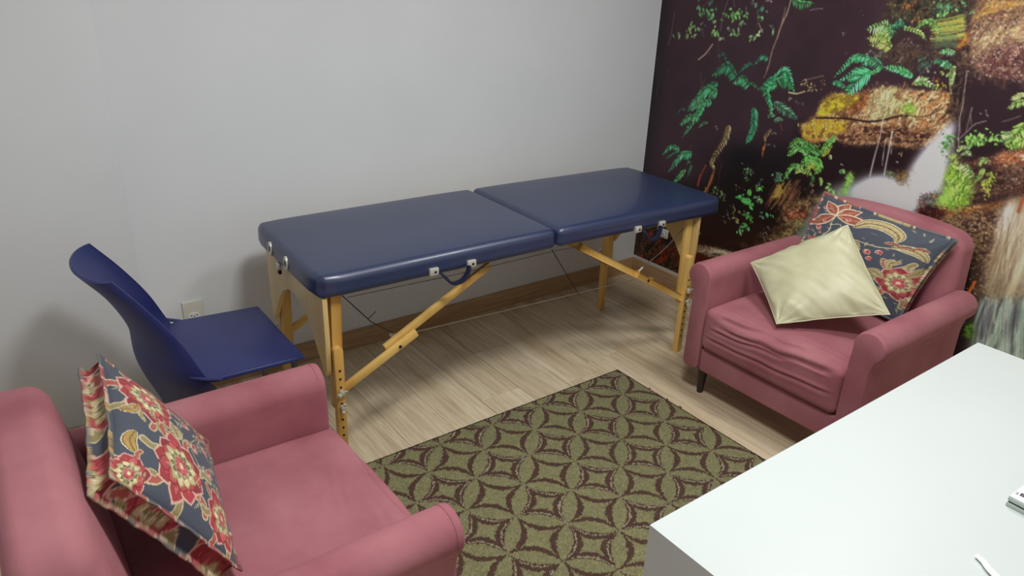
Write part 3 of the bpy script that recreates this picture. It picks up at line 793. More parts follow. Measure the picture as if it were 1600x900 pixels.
('s',[(1.823,.788),(1.828,.714),(1.842,.637)],.004,(190,176,150),.38),
('s',[(1.815,.829),(1.826,.757),(1.847,.649)],.004,(120,96,70),.38),
('s',[(1.805,.877),(1.813,.805),(1.822,.685)],.004,(214,208,196),.38),
('s',[(1.858,.829),(1.869,.758),(1.868,.658)],.004,(150,128,96),.38),
('s',[(1.821,.896),(1.826,.824),(1.814,.76)],.002,(190,176,150),.38),
('s',[(1.797,.849),(1.801,.775),(1.816,.677)],.002,(120,96,70),.38),
('s',[(1.823,.795),(1.826,.72),(1.828,.591)],.003,(214,208,196),.38),
('s',[(1.817,.815),(1.819,.74),(1.84,.624)],.002,(150,128,96),.38),
('s',[(1.809,.878),(1.804,.802),(1.826,.678)],.002,(190,176,150),.38),
('s',[(1.844,.814),(1.857,.743),(1.853,.618)],.002,(120,96,70),.38),
('s',[(1.867,.792),(1.868,.717),(1.871,.646)],.002,(214,208,196),.38),
('s',[(1.84,.77),(1.85,.697),(1.847,.623)],.004,(150,128,96),.38),
('s',[(1.872,.777),(1.88,.704),(1.875,.653)],.004,(190,176,150),.38),
('s',[(1.863,.781),(1.876,.71),(1.868,.651)],.003,(120,96,70),.38),
('s',[(1.844,.862),(1.84,.787),(1.847,.672)],.003,(214,208,196),.38),
('s',[(1.871,.771),(1.864,.693),(1.887,.652)],.003,(150,128,96),.38),
('s',[(1.824,.835),(1.837,.764),(1.834,.658)],.004,(190,176,150),.38),
('s',[(1.829,.817),(1.828,.741),(1.853,.663)],.003,(120,96,70),.38),
('s',[(1.811,.778),(1.818,.704),(1.822,.631)],.004,(214,208,196),.38),
('s',[(1.807,.796),(1.82,.724),(1.794,.652)],.005,(150,128,96),.38),
('s',[(1.826,.835),(1.834,.763),(1.847,.654)],.003,(190,176,150),.38),
('s',[(1.818,.861),(1.819,.786),(1.839,.704)],.004,(120,96,70),.38),
('s',[(1.832,.813),(1.834,.738),(1.863,.618)],.005,(214,208,196),.38),
('s',[(1.86,.763),(1.865,.688),(1.872,.615)],.003,(150,128,96),.38),
('s',[(1.806,.846),(1.815,.774),(1.812,.7)],.003,(190,176,150),.38),
('s',[(1.829,.853),(1.825,.777),(1.826,.702)],.005,(120,96,70),.38),
('s',[(1.788,.876),(1.78,.798),(1.803,.756)],.005,(214,208,196),.38),
('s',[(1.8,.791),(1.802,.715),(1.814,.649)],.006,(150,128,96),.38),
('s',[(1.809,.859),(1.813,.785),(1.806,.71)],.002,(190,176,150),.38),
('s',[(1.829,.887),(1.842,.817),(1.866,.694)],.004,(120,96,70),.38),
('s',[(1.844,.82),(1.837,.743),(1.857,.671)],.004,(214,208,196),.38),
('s',[(1.788,.834),(1.785,.757),(1.795,.669)],.006,(150,128,96),.38),
('s',[(1.831,.789),(1.837,.715),(1.853,.638)],.003,(190,176,150),.38),
('s',[(1.786,.846),(1.798,.773),(1.803,.663)],.005,(120,96,70),.38),
('s',[(1.844,.857),(1.844,.783),(1.839,.7)],.006,(214,208,196),.38),
('s',[(1.818,.755),(1.812,.676),(1.819,.555)],.005,(150,128,96),.38),
('s',[(1.831,.791),(1.826,.713),(1.842,.616)],.006,(190,176,150),.38),
('s',[(1.805,.843),(1.819,.772),(1.806,.666)],.004,(120,96,70),.38),
('s',[(1.796,.864),(1.8,.79),(1.79,.709)],.003,(214,208,196),.38),
('s',[(1.835,.772),(1.847,.7),(1.823,.641)],.005,(150,128,96),.38),
('s',[(1.842,.833),(1.84,.758),(1.852,.701)],.003,(190,176,150),.38),
('s',[(1.82,.788),(1.822,.712),(1.835,.583)],.005,(120,96,70),.38),
('s',[(1.865,.762),(1.859,.684),(1.865,.606)],.004,(214,208,196),.38),
('s',[(1.855,.788),(1.85,.71),(1.862,.608)],.003,(150,128,96),.38),
('s',[(1.821,.871),(1.821,.796),(1.832,.75)],.005,(190,176,150),.38),
('s',[(1.842,.859),(1.856,.788),(1.848,.673)],.002,(120,96,70),.38),
('s',[(1.861,.781),(1.863,.706),(1.87,.655)],.002,(214,208,196),.38),
('s',[(1.832,.791),(1.832,.715),(1.858,.606)],.002,(150,128,96),.38),
('s',[(1.82,.873),(1.834,.802),(1.847,.692)],.003,(190,176,150),.38),
('s',[(1.793,.817),(1.8,.743),(1.803,.645)],.004,(120,96,70),.38),
('s',[(1.847,.855),(1.847,.781),(1.864,.717)],.002,(214,208,196),.38),
('s',[(1.843,.854),(1.842,.779),(1.839,.697)],.002,(150,128,96),.38),
('s',[(1.809,.82),(1.815,.746),(1.842,.634)],.004,(190,176,150),.38),
('s',[(1.865,.781),(1.864,.705),(1.87,.598)],.004,(120,96,70),.38),
('s',[(1.864,.77),(1.876,.698),(1.88,.636)],.004,(214,208,196),.38),
('s',[(1.851,.827),(1.847,.751),(1.868,.662)],.003,(150,128,96),.38),
('s',[(1.826,.859),(1.84,.789),(1.841,.694)],.005,(190,176,150),.38),
('s',[(1.83,.758),(1.826,.68),(1.858,.574)],.006,(120,96,70),.38),
('s',[(1.83,.922),(1.829,.895),(1.829,.875)],.013,(150,74,44),.8),
('s',[(1.763,.576),(1.758,.548),(1.75,.512)],.01,(190,96,40),1),
('r',[(1.78,.397),(1.797,.42),(1.812,.388),(1.807,.347),(1.785,.353)],[(90,150,50),(130,180,70),(60,100,40)],.01,0,1,.3,.008),
('r',[(.893,.656),(.97,.692),(1.112,.749),(1.113,.72),(1.069,.664),(1.043,.586),(1.007,.503),(.976,.461),(.898,.414),(.772,.373),(.899,.522),(.912,.599)],[(70,48,34),(110,84,54),(140,112,74),(60,38,28)],.02,.4,2.0,.6,.02),
('w',[(1.171,.798),(1.112,.747),(1.075,.705),(1.041,.646),(1.028,.582),(1.0,.506),(.977,.456),(1.037,.465),(1.102,.563),(1.143,.68),(1.213,.747),(1.202,.791)],(128,142,124),.03,0),
('w',[(1.043,.637),(1.028,.582),(1.006,.507),(.992,.466),(1.042,.493),(1.084,.598)],(112,138,126),.03,0),
('r',[(.914,.589),(.924,.623),(.985,.651),(1.034,.649),(1.032,.613),(.964,.594)],[(150,76,50),(190,120,86),(110,50,36),(80,40,30)],.014,.2,2.0,.5,.01),
('r',[(.949,.584),(.989,.606),(1.024,.601),(.993,.566),(.955,.56)],[(120,112,70),(150,138,90),(80,70,46)],.014,.2,2.0,.4,.01),
('r',[(.925,.455),(.948,.484),(.988,.486),(.989,.455),(.931,.43)],[(96,132,50),(120,150,70),(70,80,40)],.012,.9,2,.3,.02),
('p',[(.453,.268),(.618,.287),(.741,.334),(.779,.145),(.381,-.008)],(84,26,14),.02),
('r',[(.362,.278),(.447,.302),(.529,.319),(.623,.332),(.74,.342),(.744,.324),(.657,.294),(.552,.271),(.453,.268),(.366,.257)],[(176,160,130),(196,184,156),(150,130,100),(130,108,84)],.02,.3,3.0,.25,.006),
('s',[(.552,.289),(.596,.298)],.008,(50,36,30),.9),
('s',[(.967,.731),(.952,.692),(.939,.648)],.003,(96,60,44),.8),
('s',[(.911,.757),(.903,.72),(.881,.674)],.002,(130,92,58),.8),
('s',[(.866,.755),(.851,.716),(.828,.669)],.003,(80,46,38),.8),
('s',[(.875,.696),(.865,.658),(.838,.609)],.005,(150,122,66),.8),
('s',[(.908,.75),(.9,.713),(.87,.664)],.003,(110,70,56),.8),
('s',[(.909,.759),(.894,.72),(.885,.677)],.004,(96,60,44),.8),
('s',[(.924,.76),(.918,.724),(.902,.679)],.003,(130,92,58),.8),
('s',[(.934,.751),(.913,.711),(.9,.667)],.004,(80,46,38),.8),
('s',[(.896,.726),(.876,.685),(.86,.64)],.003,(150,122,66),.8),
('s',[(.908,.705),(.893,.666),(.874,.619)],.005,(110,70,56),.8),
('s',[(.931,.717),(.922,.679),(.901,.632)],.003,(96,60,44),.8),
('s',[(.848,.703),(.837,.665),(.823,.619)],.005,(130,92,58),.8),
('s',[(.901,.731),(.894,.693),(.863,.644)],.004,(80,46,38),.8),
('s',[(.908,.723),(.896,.685),(.872,.637)],.004,(150,122,66),.8),
('s',[(.853,.727),(.833,.686),(.818,.641)],.004,(110,70,56),.8),
('s',[(.881,.751),(.866,.712),(.853,.668)],.003,(96,60,44),.8),
('s',[(.867,.726),(.856,.688),(.828,.639)],.004,(130,92,58),.8),
('s',[(.844,.683),(.824,.642),(.817,.598)],.003,(80,46,38),.8),
('s',[(.895,.748),(.886,.71),(.869,.665)],.003,(150,122,66),.8),
('s',[(.841,.696),(.824,.655),(.806,.608)],.003,(110,70,56),.8),
('s',[(.883,.719),(.867,.679),(.846,.632)],.004,(96,60,44),.8),
('s',[(.972,.726),(.962,.689),(.95,.645)],.004,(130,92,58),.8),
('s',[(.886,.702),(.865,.661),(.859,.618)],.002,(80,46,38),.8),
('s',[(.918,.733),(.908,.695),(.881,.647)],.004,(150,122,66),.8),
('s',[(.938,.776),(.927,.738),(.905,.692)],.005,(110,70,56),.8),
('s',[(.958,.783),(.943,.745),(.929,.701)],.004,(96,60,44),.8),
('s',[(.951,.78),(.931,.74),(.92,.697)],.004,(130,92,58),.8),
('s',[(.941,.735),(.934,.698),(.917,.653)],.005,(80,46,38),.8),
('s',[(.915,.753),(.905,.715),(.889,.67)],.005,(150,122,66),.8),
('s',[(.846,.755),(.829,.715),(.81,.669)],.003,(110,70,56),.8),
('s',[(.84,.705),(.824,.665),(.804,.618)],.003,(96,60,44),.8),
('s',[(.904,.763),(.896,.725),(.87,.678)],.004,(130,92,58),.8),
('s',[(.845,.725),(.835,.686),(.814,.639)],.004,(80,46,38),.8),
('s',[(.947,.768),(.939,.731),(.918,.685)],.003,(150,122,66),.8),
('s',[(.876,.741),(.863,.703),(.844,.656)],.003,(110,70,56),.8),
('s',[(.927,.707),(.916,.669),(.894,.622)],.004,(96,60,44),.8),
('s',[(.934,.705),(.918,.665),(.905,.62)],.004,(130,92,58),.8),
('s',[(.874,.737),(.862,.698),(.841,.652)],.005,(80,46,38),.8),
('s',[(.874,.746),(.862,.707),(.845,.661)],.005,(150,122,66),.8),
('s',[(.96,.751),(.945,.712),(.933,.668)],.004,(110,70,56),.8),
('s',[(.911,.74),(.903,.703),(.887,.658)],.004,(96,60,44),.8),
('s',[(.941,.709),(.924,.668),(.919,.626)],.003,(130,92,58),.8),
('s',[(.844,.716),(.823,.674),(.808,.628)],.004,(80,46,38),.8),
('s',[(.849,.725),(.832,.685),(.825,.641)],.003,(150,122,66),.8),
('s',[(.901,.732),(.881,.692),(.868,.647)],.004,(110,70,56),.8),
('s',[(.881,.72),(.868,.681),(.85,.635)],.004,(96,60,44),.8),
('s',[(.915,.735),(.895,.694),(.888,.651)],.003,(130,92,58),.8),
('s',[(.943,.77),(.93,.731),(.91,.686)],.004,(80,46,38),.8),
('s',[(.947,.729),(.934,.691),(.924,.647)],.003,(150,122,66),.8),
('s',[(.967,.751),(.956,.713),(.933,.667)],.003,(110,70,56),.8),
('s',[(.853,.714),(.834,.673),(.826,.629)],.002,(96,60,44),.8),
('s',[(.93,.705),(.919,.666),(.907,.622)],.004,(130,92,58),.8),
('s',[(.942,.777),(.928,.738),(.909,.693)],.003,(80,46,38),.8),
('s',[(.936,.72),(.917,.68),(.901,.634)],.002,(150,122,66),.8),
('s',[(.939,.713),(.919,.672),(.903,.627)],.002,(110,70,56),.8),
('s',[(.961,.779),(.948,.741),(.938,.698)],.002,(96,60,44),.8),
('s',[(.923,.748),(.911,.71),(.893,.664)],.003,(130,92,58),.8),
('s',[(.955,.743),(.949,.707),(.927,.66)],.005,(80,46,38),.8),
('s',[(.914,.769),(.892,.728),(.892,.687)],.004,(150,122,66),.8),
('s',[(.946,.714),(.93,.674),(.92,.631)],.004,(110,70,56),.8),
('s',[(.846,.73),(.884,.71),(.856,.672)],.004,(166,136,62),.8),
('s',[(.88,.748),(.859,.704),(.853,.671)],.004,(166,136,62),.8),
('s',[(.872,.731),(.862,.705),(.857,.672)],.004,(166,136,62),.8),
('s',[(.869,.733),(.867,.706),(.846,.67)],.004,(166,136,62),.8),
('s',[(.859,.727),(.856,.703),(.866,.675)],.004,(166,136,62),.8),
('s',[(.858,.724),(.849,.701),(.848,.67)],.004,(166,136,62),.8),
('s',[(.863,.728),(.874,.708),(.838,.667)],.004,(166,136,62),.8),
('s',[(.856,.729),(.86,.704),(.833,.666)],.004,(166,136,62),.8),
('s',[(.85,.728),(.871,.707),(.871,.676)],.004,(166,136,62),.8),
('s',[(.847,.732),(.845,.7),(.857,.672)],.004,(166,136,62),.8),
('s',[(.853,.738),(.866,.706),(.832,.666)],.003,(166,136,62),.8),
('s',[(.881,.746),(.851,.702),(.868,.675)],.004,(166,136,62),.8),
('s',[(.855,.738),(.877,.708),(.856,.672)],.004,(166,136,62),.8),
('s',[(.884,.733),(.886,.711),(.827,.665)],.004,(166,136,62),.8),
('s',[(.862,.736),(.852,.702),(.875,.677)],.004,(166,136,62),.8),
('s',[(.864,.727),(.842,.699),(.849,.67)],.004,(166,136,62),.8),
('s',[(.747,1.526),(.737,1.471),(.72,1.41),(.709,1.358),(.695,1.305),(.692,1.237),(.677,1.193)],.008,(96,72,66),1),
('s',[(.746,1.525),(.741,1.476),(.72,1.418),(.711,1.361)],.004,(176,152,132),.9),
('s',[(.708,1.358),(.698,1.308),(.692,1.258),(.684,1.22)],.003,(156,130,114),.9),
('s',[(.726,1.495),(.725,1.46),(.72,1.425)],.004,(150,126,110),.9),
('s',[(.095,1.429),(.092,1.336),(.08,1.274)],.004,(112,84,80),.9),
('s',[(.102,1.169),(.099,1.111)],.003,(76,52,54),.9),
('s',[(.045,1.073),(.038,1.01)],.004,(70,50,52),.9),
('s',[(.414,1.508),(.398,1.443),(.395,1.368)],.004,(112,84,86),.9),
('s',[(.388,1.329),(.41,1.248),(.424,1.227)],.002,(96,66,66),.9),
('s',[(.36,1.305),(.327,1.26),(.287,1.227)],.007,(170,144,132),.9),
('s',[(.313,1.168),(.328,1.089)],.004,(96,62,56),.9),
('s',[(.344,1.138),(.323,1.091)],.003,(100,72,58),.9),
('s',[(.288,1.37),(.298,1.337)],.004,(96,76,74),.9),
('s',[(.872,1.204),(.916,1.219),(.969,1.238)],.003,(150,120,92),.9),
('s',[(.818,1.146),(.86,1.147),(.896,1.162)],.006,(186,170,136),.9),
('s',[(.846,1.49),(.87,1.497),(.903,1.5)],.004,(120,110,110),.9),
('s',[(.583,1.471),(.596,1.426),(.594,1.405)],.003,(110,96,76),.9),
('s',[(.52,1.485),(.531,1.437)],.004,(104,120,96),.9),
('s',[(.445,1.509),(.458,1.479)],.003,(120,84,80),.9),
('s',[(.603,1.421),(.618,1.397)],.004,(160,150,110),.9),
('s',[(.305,1.502),(.27,1.468)],.003,(84,84,60),.9),
('s',[(.336,1.274),(.358,1.253)],.003,(90,70,66),.9),
('s',[(1.546,1.216),(1.55,1.151),(1.573,1.051)],.004,(150,134,130),.85),
('s',[(1.58,1.204),(1.581,1.16),(1.582,1.116)],.003,(150,136,130),.85),
('s',[(1.569,1.09),(1.587,1.117),(1.604,1.146),(1.637,1.164)],.004,(140,128,120),.85),
('s',[(1.691,1.171),(1.715,1.184),(1.742,1.2)],.003,(120,110,104),.85),
('s',[(1.544,1.163),(1.565,1.109)],.003,(120,104,100),.85),
('s',[(1.582,1.178),(1.592,1.145)],.003,(130,118,112),.85),
('s',[(1.528,1.329),(1.536,1.27),(1.548,1.193)],.004,(150,130,124),.8),
('s',[(1.47,1.331),(1.479,1.28),(1.497,1.238)],.003,(170,180,130),.8),
('s',[(1.285,1.349),(1.272,1.327)],.004,(150,130,124),.8),
('c',(.265,1.456),(.056,.024),16,.024,(82,130,84),1),
('c',(.326,1.444),(.033,.032),12,.025,(96,150,88),1),
('c',(.368,1.414),(.016,.018),4,.023,(110,150,96),1),
('c',(.317,1.492),(.022,.016),6,.021,(64,104,80),1),
('c',(.459,1.458),(.041,.023),20,.023,(108,172,86),1),
('c',(.5,1.455),(.027,.015),8,.018,(90,140,84),1),
('c',(.517,1.42),(.014,.015),4,.024,(120,150,110),1),
('c',(.444,1.391),(.017,.014),3,.03,(120,140,112),1),
('c',(.507,1.388),(.01,.008),2,.024,(100,110,96),1),
('c',(.233,1.382),(.027,.014),8,.024,(110,150,90),1),
('c',(.195,1.354),(.035,.017),9,.026,(124,150,84),1),
('c',(.127,1.336),(.017,.011),4,.026,(110,140,90),1),
('c',(.234,1.332),(.006,.01),2,.023,(130,130,116),1),
('c',(.367,1.363),(.032,.012),9,.024,(116,160,92),1),
('c',(.418,1.342),(.021,.009),5,.024,(124,150,104),1),
('c',(.47,1.366),(.023,.008),6,.021,(110,146,92),1),
('c',(.6,1.482),(.017,.02),9,.02,(76,118,92),1),
('c',(.609,1.442),(.011,.015),5,.02,(96,140,94),1),
('c',(.588,1.368),(.016,.015),6,.025,(124,164,100),1),
('c',(.687,1.405),(.012,.013),4,.023,(110,150,100),1),
('c',(.671,1.419),(.019,.009),5,.015,(76,96,84),1),
('c',(.618,1.399),(.005,.009),2,.02,(150,160,120),1),
('c',(.903,1.197),(.023,.01),10,.015,(140,120,88),1),
('c',(.931,1.178),(.016,.013),8,.015,(130,120,80),1),
('c',(.971,1.206),(.009,.02),6,.012,(110,84,70),1),
('c',(.828,1.126),(.006,.007),3,.012,(160,150,130),1),
('c',(.88,1.113),(.021,.009),6,.013,(84,78,70),1),
('c',(.287,1.397),(.015,.016),4,.021,(84,90,84),1),
('c',(.544,1.505),(.013,.016),4,.019,(90,104,90),1),
('c',(.647,1.518),(.013,.005),4,.015,(150,130,120),1),
('c',(1.403,1.54),(.047,.02),44,.014,(88,136,92),1),
('c',(1.384,1.514),(.025,.008),12,.015,(110,160,90),1),
('c',(1.232,1.499),(.033,.015),16,.011,(96,110,70),1),
('c',(1.261,1.536),(.022,.013),14,.015,(130,84,48),1),
('c',(1.189,1.538),(.024,.013),12,.014,(110,92,54),1),
('c',(1.301,1.487),(.014,.021),10,.014,(130,90,56),1),
('c',(1.328,1.523),(.027,.021),14,.01,(84,84,70),1),
('c',(1.491,1.525),(.008,.012),6,.012,(90,110,80),1),
('c',(1.022,1.411),(.027,.014),5,.007,(130,116,120),1),
('c',(1.059,1.497),(.031,.018),3,.006,(130,120,120),1),
('c',(1.044,1.339),(.014,.002),4,.008,(96,90,92),1),
('c',(1.21,1.238),(.024,.018),10,.018,(90,66,56),1),
('c',(1.325,1.25),(.023,.018),10,.015,(110,84,60),1),
('c',(1.166,1.355),(.024,.009),8,.018,(120,116,110),1),
('c',(1.211,1.355),(.033,.018),14,.014,(84,80,66),1),
('c',(1.295,1.404),(.036,.018),14,.012,(110,90,80),1),
('c',(1.369,1.332),(.027,.026),10,.022,(74,84,70),1),
('c',(1.454,1.267),(.013,.01),8,.012,(196,172,50),1),
('c',(1.435,1.274),(.013,.013),6,.011,(150,96,60),1),
('c',(1.394,1.308),(.018,.008),4,.011,(140,130,130),1),
('c',(1.43,1.291),(.017,.009),6,.011,(96,50,50),1),
('c',(1.464,1.313),(.017,.022),8,.015,(140,170,90),1),
('c',(.518,.618),(.037,.024),18,.015,(110,140,80),1),
('c',(.561,.592),(.014,.018),6,.015,(90,110,80),1),
('c',(.676,.766),(.027,.022),14,.014,(90,130,80),1),
('c',(.674,.724),(.02,.017),8,.014,(76,104,74),1),
('c',(.856,.779),(.038,.022),16,.019,(70,104,70),1),
('c',(.918,1.023),(.035,.01),8,.013,(150,140,90),1),
('c',(1.002,.944),(.017,.01),6,.011,(140,170,90),1),
('c',(.78,.904),(.019,.005),4,.011,(110,110,110),1),
('c',(.781,.96),(.013,.005),3,.012,(160,160,130),1),
('c',(.307,.713),(.011,.024),5,.024,(90,104,76),1),
('c',(.741,1.058),(.013,.011),5,.021,(80,140,84),1),
('c',(.46,.929),(.008,.006),2,.011,(150,130,120),1),
('c',(.887,1.108),(.029,.007),5,.013,(76,64,66),1),
('c',(1.028,.754),(.007,.021),4,.013,(130,110,96),1),
('c',(.712,.666),(.017,.013),12,.025,(100,180,84),1),
('c',(.75,.692),(.017,.009),10,.02,(110,190,90),1),
('c',(.671,.623),(.023,.011),12,.025,(76,176,92),1),
('c',(.723,.616),(.021,.016),12,.029,(84,170,80),1),
('c',(.774,.651),(.008,.015),5,.026,(120,150,100),1),
('c',(.743,.637),(.011,.015),5,.022,(70,110,70),1),
('c',(.646,.557),(.025,.021),16,.014,(130,126,90),1),
('c',(.661,.511),(.016,.015),10,.018,(140,130,86),1),
('c',(.602,.528),(.019,.027),10,.012,(120,130,130),1),
('c',(.724,.546),(.024,.021),14,.023,(76,140,70),1),
('c',(.71,.492),(.016,.02),12,.023,(80,150,84),1),
('c',(.695,.455),(.014,.011),8,.018,(100,160,96),1),
('c',(.826,.586),(.026,.007),8,.02,(90,170,110),1),
('c',(.795,.561),(.014,.01),6,.015,(90,120,90),1),
('c',(.835,.486),(.028,.03),14,.011,(130,120,110),1),
('c',(.515,.616),(.032,.027),16,.013,(100,120,80),1),
('c',(.588,.479),(.009,.004),4,.011,(110,120,84),1),
('c',(.63,.667),(.037,.01),8,.012,(110,80,76),1),
('c',(.755,.724),(.008,.019),5,.021,(80,96,84),1),
('c',(.681,.759),(.021,.018),14,.012,(76,100,80),1),
('c',(.847,.767),(.028,.017),16,.017,(74,110,80),1),
('c',(1.027,.752),(.005,.019),5,.011,(150,110,100),1),
('c',(1.105,.779),(.018,.011),8,.023,(130,180,96),1),
('c',(.949,.636),(.032,.007),6,.01,(160,130,100),1),
('c',(.929,.573),(.006,.02),4,.012,(120,110,90),1),
('c',(.457,.367),(.01,.006),3,.011,(110,110,90),1),
('c',(.472,.699),(.026,.031),0,.01,(0,0,0),1),
('c',(1.528,1.074),(.021,.033),36,.015,(92,140,78),1),
('c',(1.524,1.041),(.017,.018),16,.013,(110,150,90),1),
('c',(1.621,1.101),(.028,.025),40,.016,(126,184,84),1),
('c',(1.68,1.113),(.031,.015),36,.015,(130,190,90),1),
('c',(1.602,1.075),(.016,.017),14,.015,(130,180,90),1),
('c',(1.373,.99),(.006,.014),6,.009,(150,130,84),1),
('c',(1.362,.954),(.005,.005),2,.011,(180,170,170),1),
('c',(1.137,.893),(.007,.007),3,.012,(150,150,150),1),
('c',(1.35,.901),(.01,.014),8,.014,(140,180,100),1),
('c',(1.62,.965),(.024,.027),20,.018,(150,190,80),1),
('c',(1.705,.962),(.018,.03),50,.013,(150,168,64),1),
('c',(1.711,.927),(.012,.021),20,.012,(160,170,70),1),
('c',(1.62,1.193),(.012,.012),4,.012,(96,84,90),1),
('c',(1.777,.997),(.033,.05),40,.006,(170,150,130),1),
('c',(1.634,1.037),(.024,.006),6,.011,(90,70,66),1),
('r',[(1.556,1.038),(1.572,1.044),(1.58,.997),(1.612,.977),(1.641,.965),(1.659,.923),(1.664,.849),(1.614,.823),(1.547,.834),(1.57,.879),(1.55,.92),(1.555,.982)],[(112,150,52),(146,184,70),(84,116,44),(168,200,96)],.014,1.1,2.2,.35,.01),
('r',[(1.547,.834),(1.575,.902),(1.602,.899),(1.594,.83)],[(140,190,80),(160,206,90),(110,160,60)],.01,1.0,3.0,.2,.01),
('r',[(1.166,.853),(1.184,.87),(1.202,.851),(1.192,.811),(1.18,.771),(1.158,.765),(1.169,.816)],[(130,186,80),(150,200,90),(96,150,60)],.01,1.2,2.0,.2,.006),
('f',[(1.13,.86),(1.148,.869),(1.159,.856)],.013,(120,180,96),'d',0),
('f',[(.456,1.253),(.431,1.273),(.392,1.251)],.016,(44,88,72),'d',0),
('f',[(.527,1.181),(.462,1.226),(.379,1.16)],.046,(48,128,86),'d',0),
('f',[(.682,1.278),(.648,1.284),(.606,1.233)],.022,(54,116,88),'d',0),
('f',[(.603,1.245),(.572,1.231),(.527,1.183)],.019,(46,104,78),'b',0),
('f',[(.662,1.139),(.621,1.158),(.602,1.15)],.014,(56,120,80),'b',0),
('f',[(.605,1.15),(.562,1.178),(.508,1.14)],.036,(58,158,94),'d',0),
('f',[(.425,1.131),(.382,1.125),(.336,1.087)],.025,(44,116,80),'d',0),
('f',[(.43,1.095),(.353,1.095),(.26,.986)],.049,(66,168,100),'d',0),
('f',[(.416,1.084),(.378,1.043),(.362,1.005)],.02,(60,130,90),'b',0),
('f',[(.746,1.202),(.709,1.181),(.664,1.129)],.027,(48,134,88),'b',0),
('f',[(.748,1.175),(.704,1.143),(.743,1.064)],.044,(60,172,100),'b',0),
('f',[(.731,1.197),(.786,1.233),(.849,1.15)],.057,(64,184,108),'d',0),
('f',[(.751,1.192),(.781,1.201),(.797,1.153)],.036,(58,164,96),'d',0),
('f',[(.753,1.531),(.802,1.519),(.862,1.52)],.029,(68,156,84),'d',0),
('f',[(.721,1.093),(.737,1.079),(.743,1.063)],.021,(60,164,96),'b',0),
('f',[(.753,1.092),(.815,1.07),(.89,1.04)],.044,(78,136,100),'b',13),
('f',[(.734,1.029),(.758,1.039),(.772,1.033)],.013,(80,150,100),'d',0),
('f',[(.773,1.014),(.793,1.028),(.819,1.022)],.014,(96,166,110),'d',0),
('f',[(.401,1.043),(.335,1.027),(.258,.972)],.032,(70,162,98),'d',0),
('f',[(.361,1.013),(.324,.959),(.246,.831)],.036,(62,154,92),'b',0),
('f',[(.344,.956),(.27,.947),(.221,.892)],.032,(70,150,92),'d',0),
('f',[(.249,.977),(.209,.97),(.189,.917)],.013,(50,72,60),'b',0),
('f',[(.397,.939),(.369,.928),(.341,.898)],.017,(84,124,84),'b',0),
('f',[(.653,1.052),(.668,.961),(.64,.877)],.043,(54,146,98),'b',20),
('f',[(.531,.948),(.518,.875),(.461,.76),(.483,.719)],.035,(150,132,86),'b',22),
('f',[(.517,.94),(.507,.879),(.482,.813)],.02,(110,86,56),'b',14),
('s',[(.482,.728),(.475,.664),(.446,.59)],.009,(150,84,48),.85),
('s',[(.479,.715),(.463,.648),(.46,.597)],.008,(120,60,40),.85),
('s',[(.425,.727),(.403,.672),(.391,.618)],.009,(126,58,42),.85),
('s',[(.399,.671),(.394,.612)],.01,(150,60,40),.85),
('s',[(.52,.767),(.515,.698),(.52,.65)],.003,(96,48,40),.85),
('s',[(.318,.814),(.308,.777)],.003,(110,60,60),.85),
('s',[(.803,1.008),(.821,.979)],.004,(120,64,56),.85),
('s',[(.474,.689),(.456,.621),(.438,.591)],.006,(160,110,56),.85),
('f',[(.762,.973),(.741,.936),(.743,.908)],.018,(138,110,70),'b',0),
('f',[(.746,.909),(.74,.873),(.741,.83)],.013,(156,84,44),'b',0),
('f',[(.238,.778),(.175,.775),(.123,.711)],.024,(62,150,98),'d',0),
('f',[(.244,.767),(.199,.738),(.156,.7)],.012,(60,134,88),'b',0),
('f',[(.324,.771),(.256,.747),(.183,.636)],.037,(64,164,104),'d',0),
('f',[(.297,.676),(.267,.633),(.228,.586)],.028,(84,176,96),'b',0),
('f',[(.337,.707),(.325,.679),(.32,.639)],.019,(62,108,76),'b',0),
('f',[(.934,.952),(.899,.944),(.863,.902)],.026,(112,190,76),'b',0),
('f',[(.977,.896),(.923,.922),(.867,.869)],.038,(104,208,84),'b',0),
('f',[(1.027,.912),(.975,.933),(.922,.951)],.034,(84,170,74),'b',0),
('f',[(1.04,.882),(.982,.875),(.924,.818)],.037,(116,216,76),'b',0),
('f',[(1.041,.866),(.998,.884),(.946,.872)],.031,(96,200,80),'b',0),
('f',[(1.037,.844),(.992,.855),(.989,.802)],.029,(172,222,76),'b',0),
('f',[(1.033,.886),(1.04,.855),(1.019,.818)],.026,(120,210,80),'b',0),
('f',[(.94,.844),(.901,.823),(.876,.761)],.027,(100,190,80),'b',0),
('f',[(1.006,.82),(.951,.824),(.924,.801)],.023,(150,216,84),'b',0),
('f',[(1.05,.814),(1.059,.8),(1.06,.773)],.016,(140,204,84),'b',0),
('f',[(1.072,.994),(1.047,.953),(1.032,.905)],.03,(112,192,76),'b',0),
('f',[(1.073,.958),(1.054,.923),(1.035,.903)],.015,(180,180,60),'b',0),
('f',[(1.008,.815),(1.018,.796),(1.007,.765)],.018,(70,130,60),'b',0),
('f',[(1.072,.921),(1.082,.902)],.014,(130,160,90),'b',0),
('f',[(1.224,1.419),(1.184,1.461),(1.11,1.434)],.044,(132,200,104),'d',0),
('f',[(1.229,1.379),(1.184,1.42),(1.119,1.401)],.036,(150,184,76),'d',0),
('f',[(1.219,1.383),(1.183,1.388),(1.134,1.379)],.022,(150,160,84),'d',0),
('f',[(1.215,1.434),(1.238,1.478),(1.277,1.444)],.021,(62,134,94),'d',0),
('f',[(1.213,1.445),(1.225,1.455),(1.261,1.462)],.017,(56,120,88),'b',0),
('f',[(1.263,1.454),(1.321,1.444),(1.358,1.416)],.017,(142,180,84),'b',0),
('f',[(1.364,1.489),(1.331,1.478),(1.302,1.448)],.018,(116,184,84),'b',0),
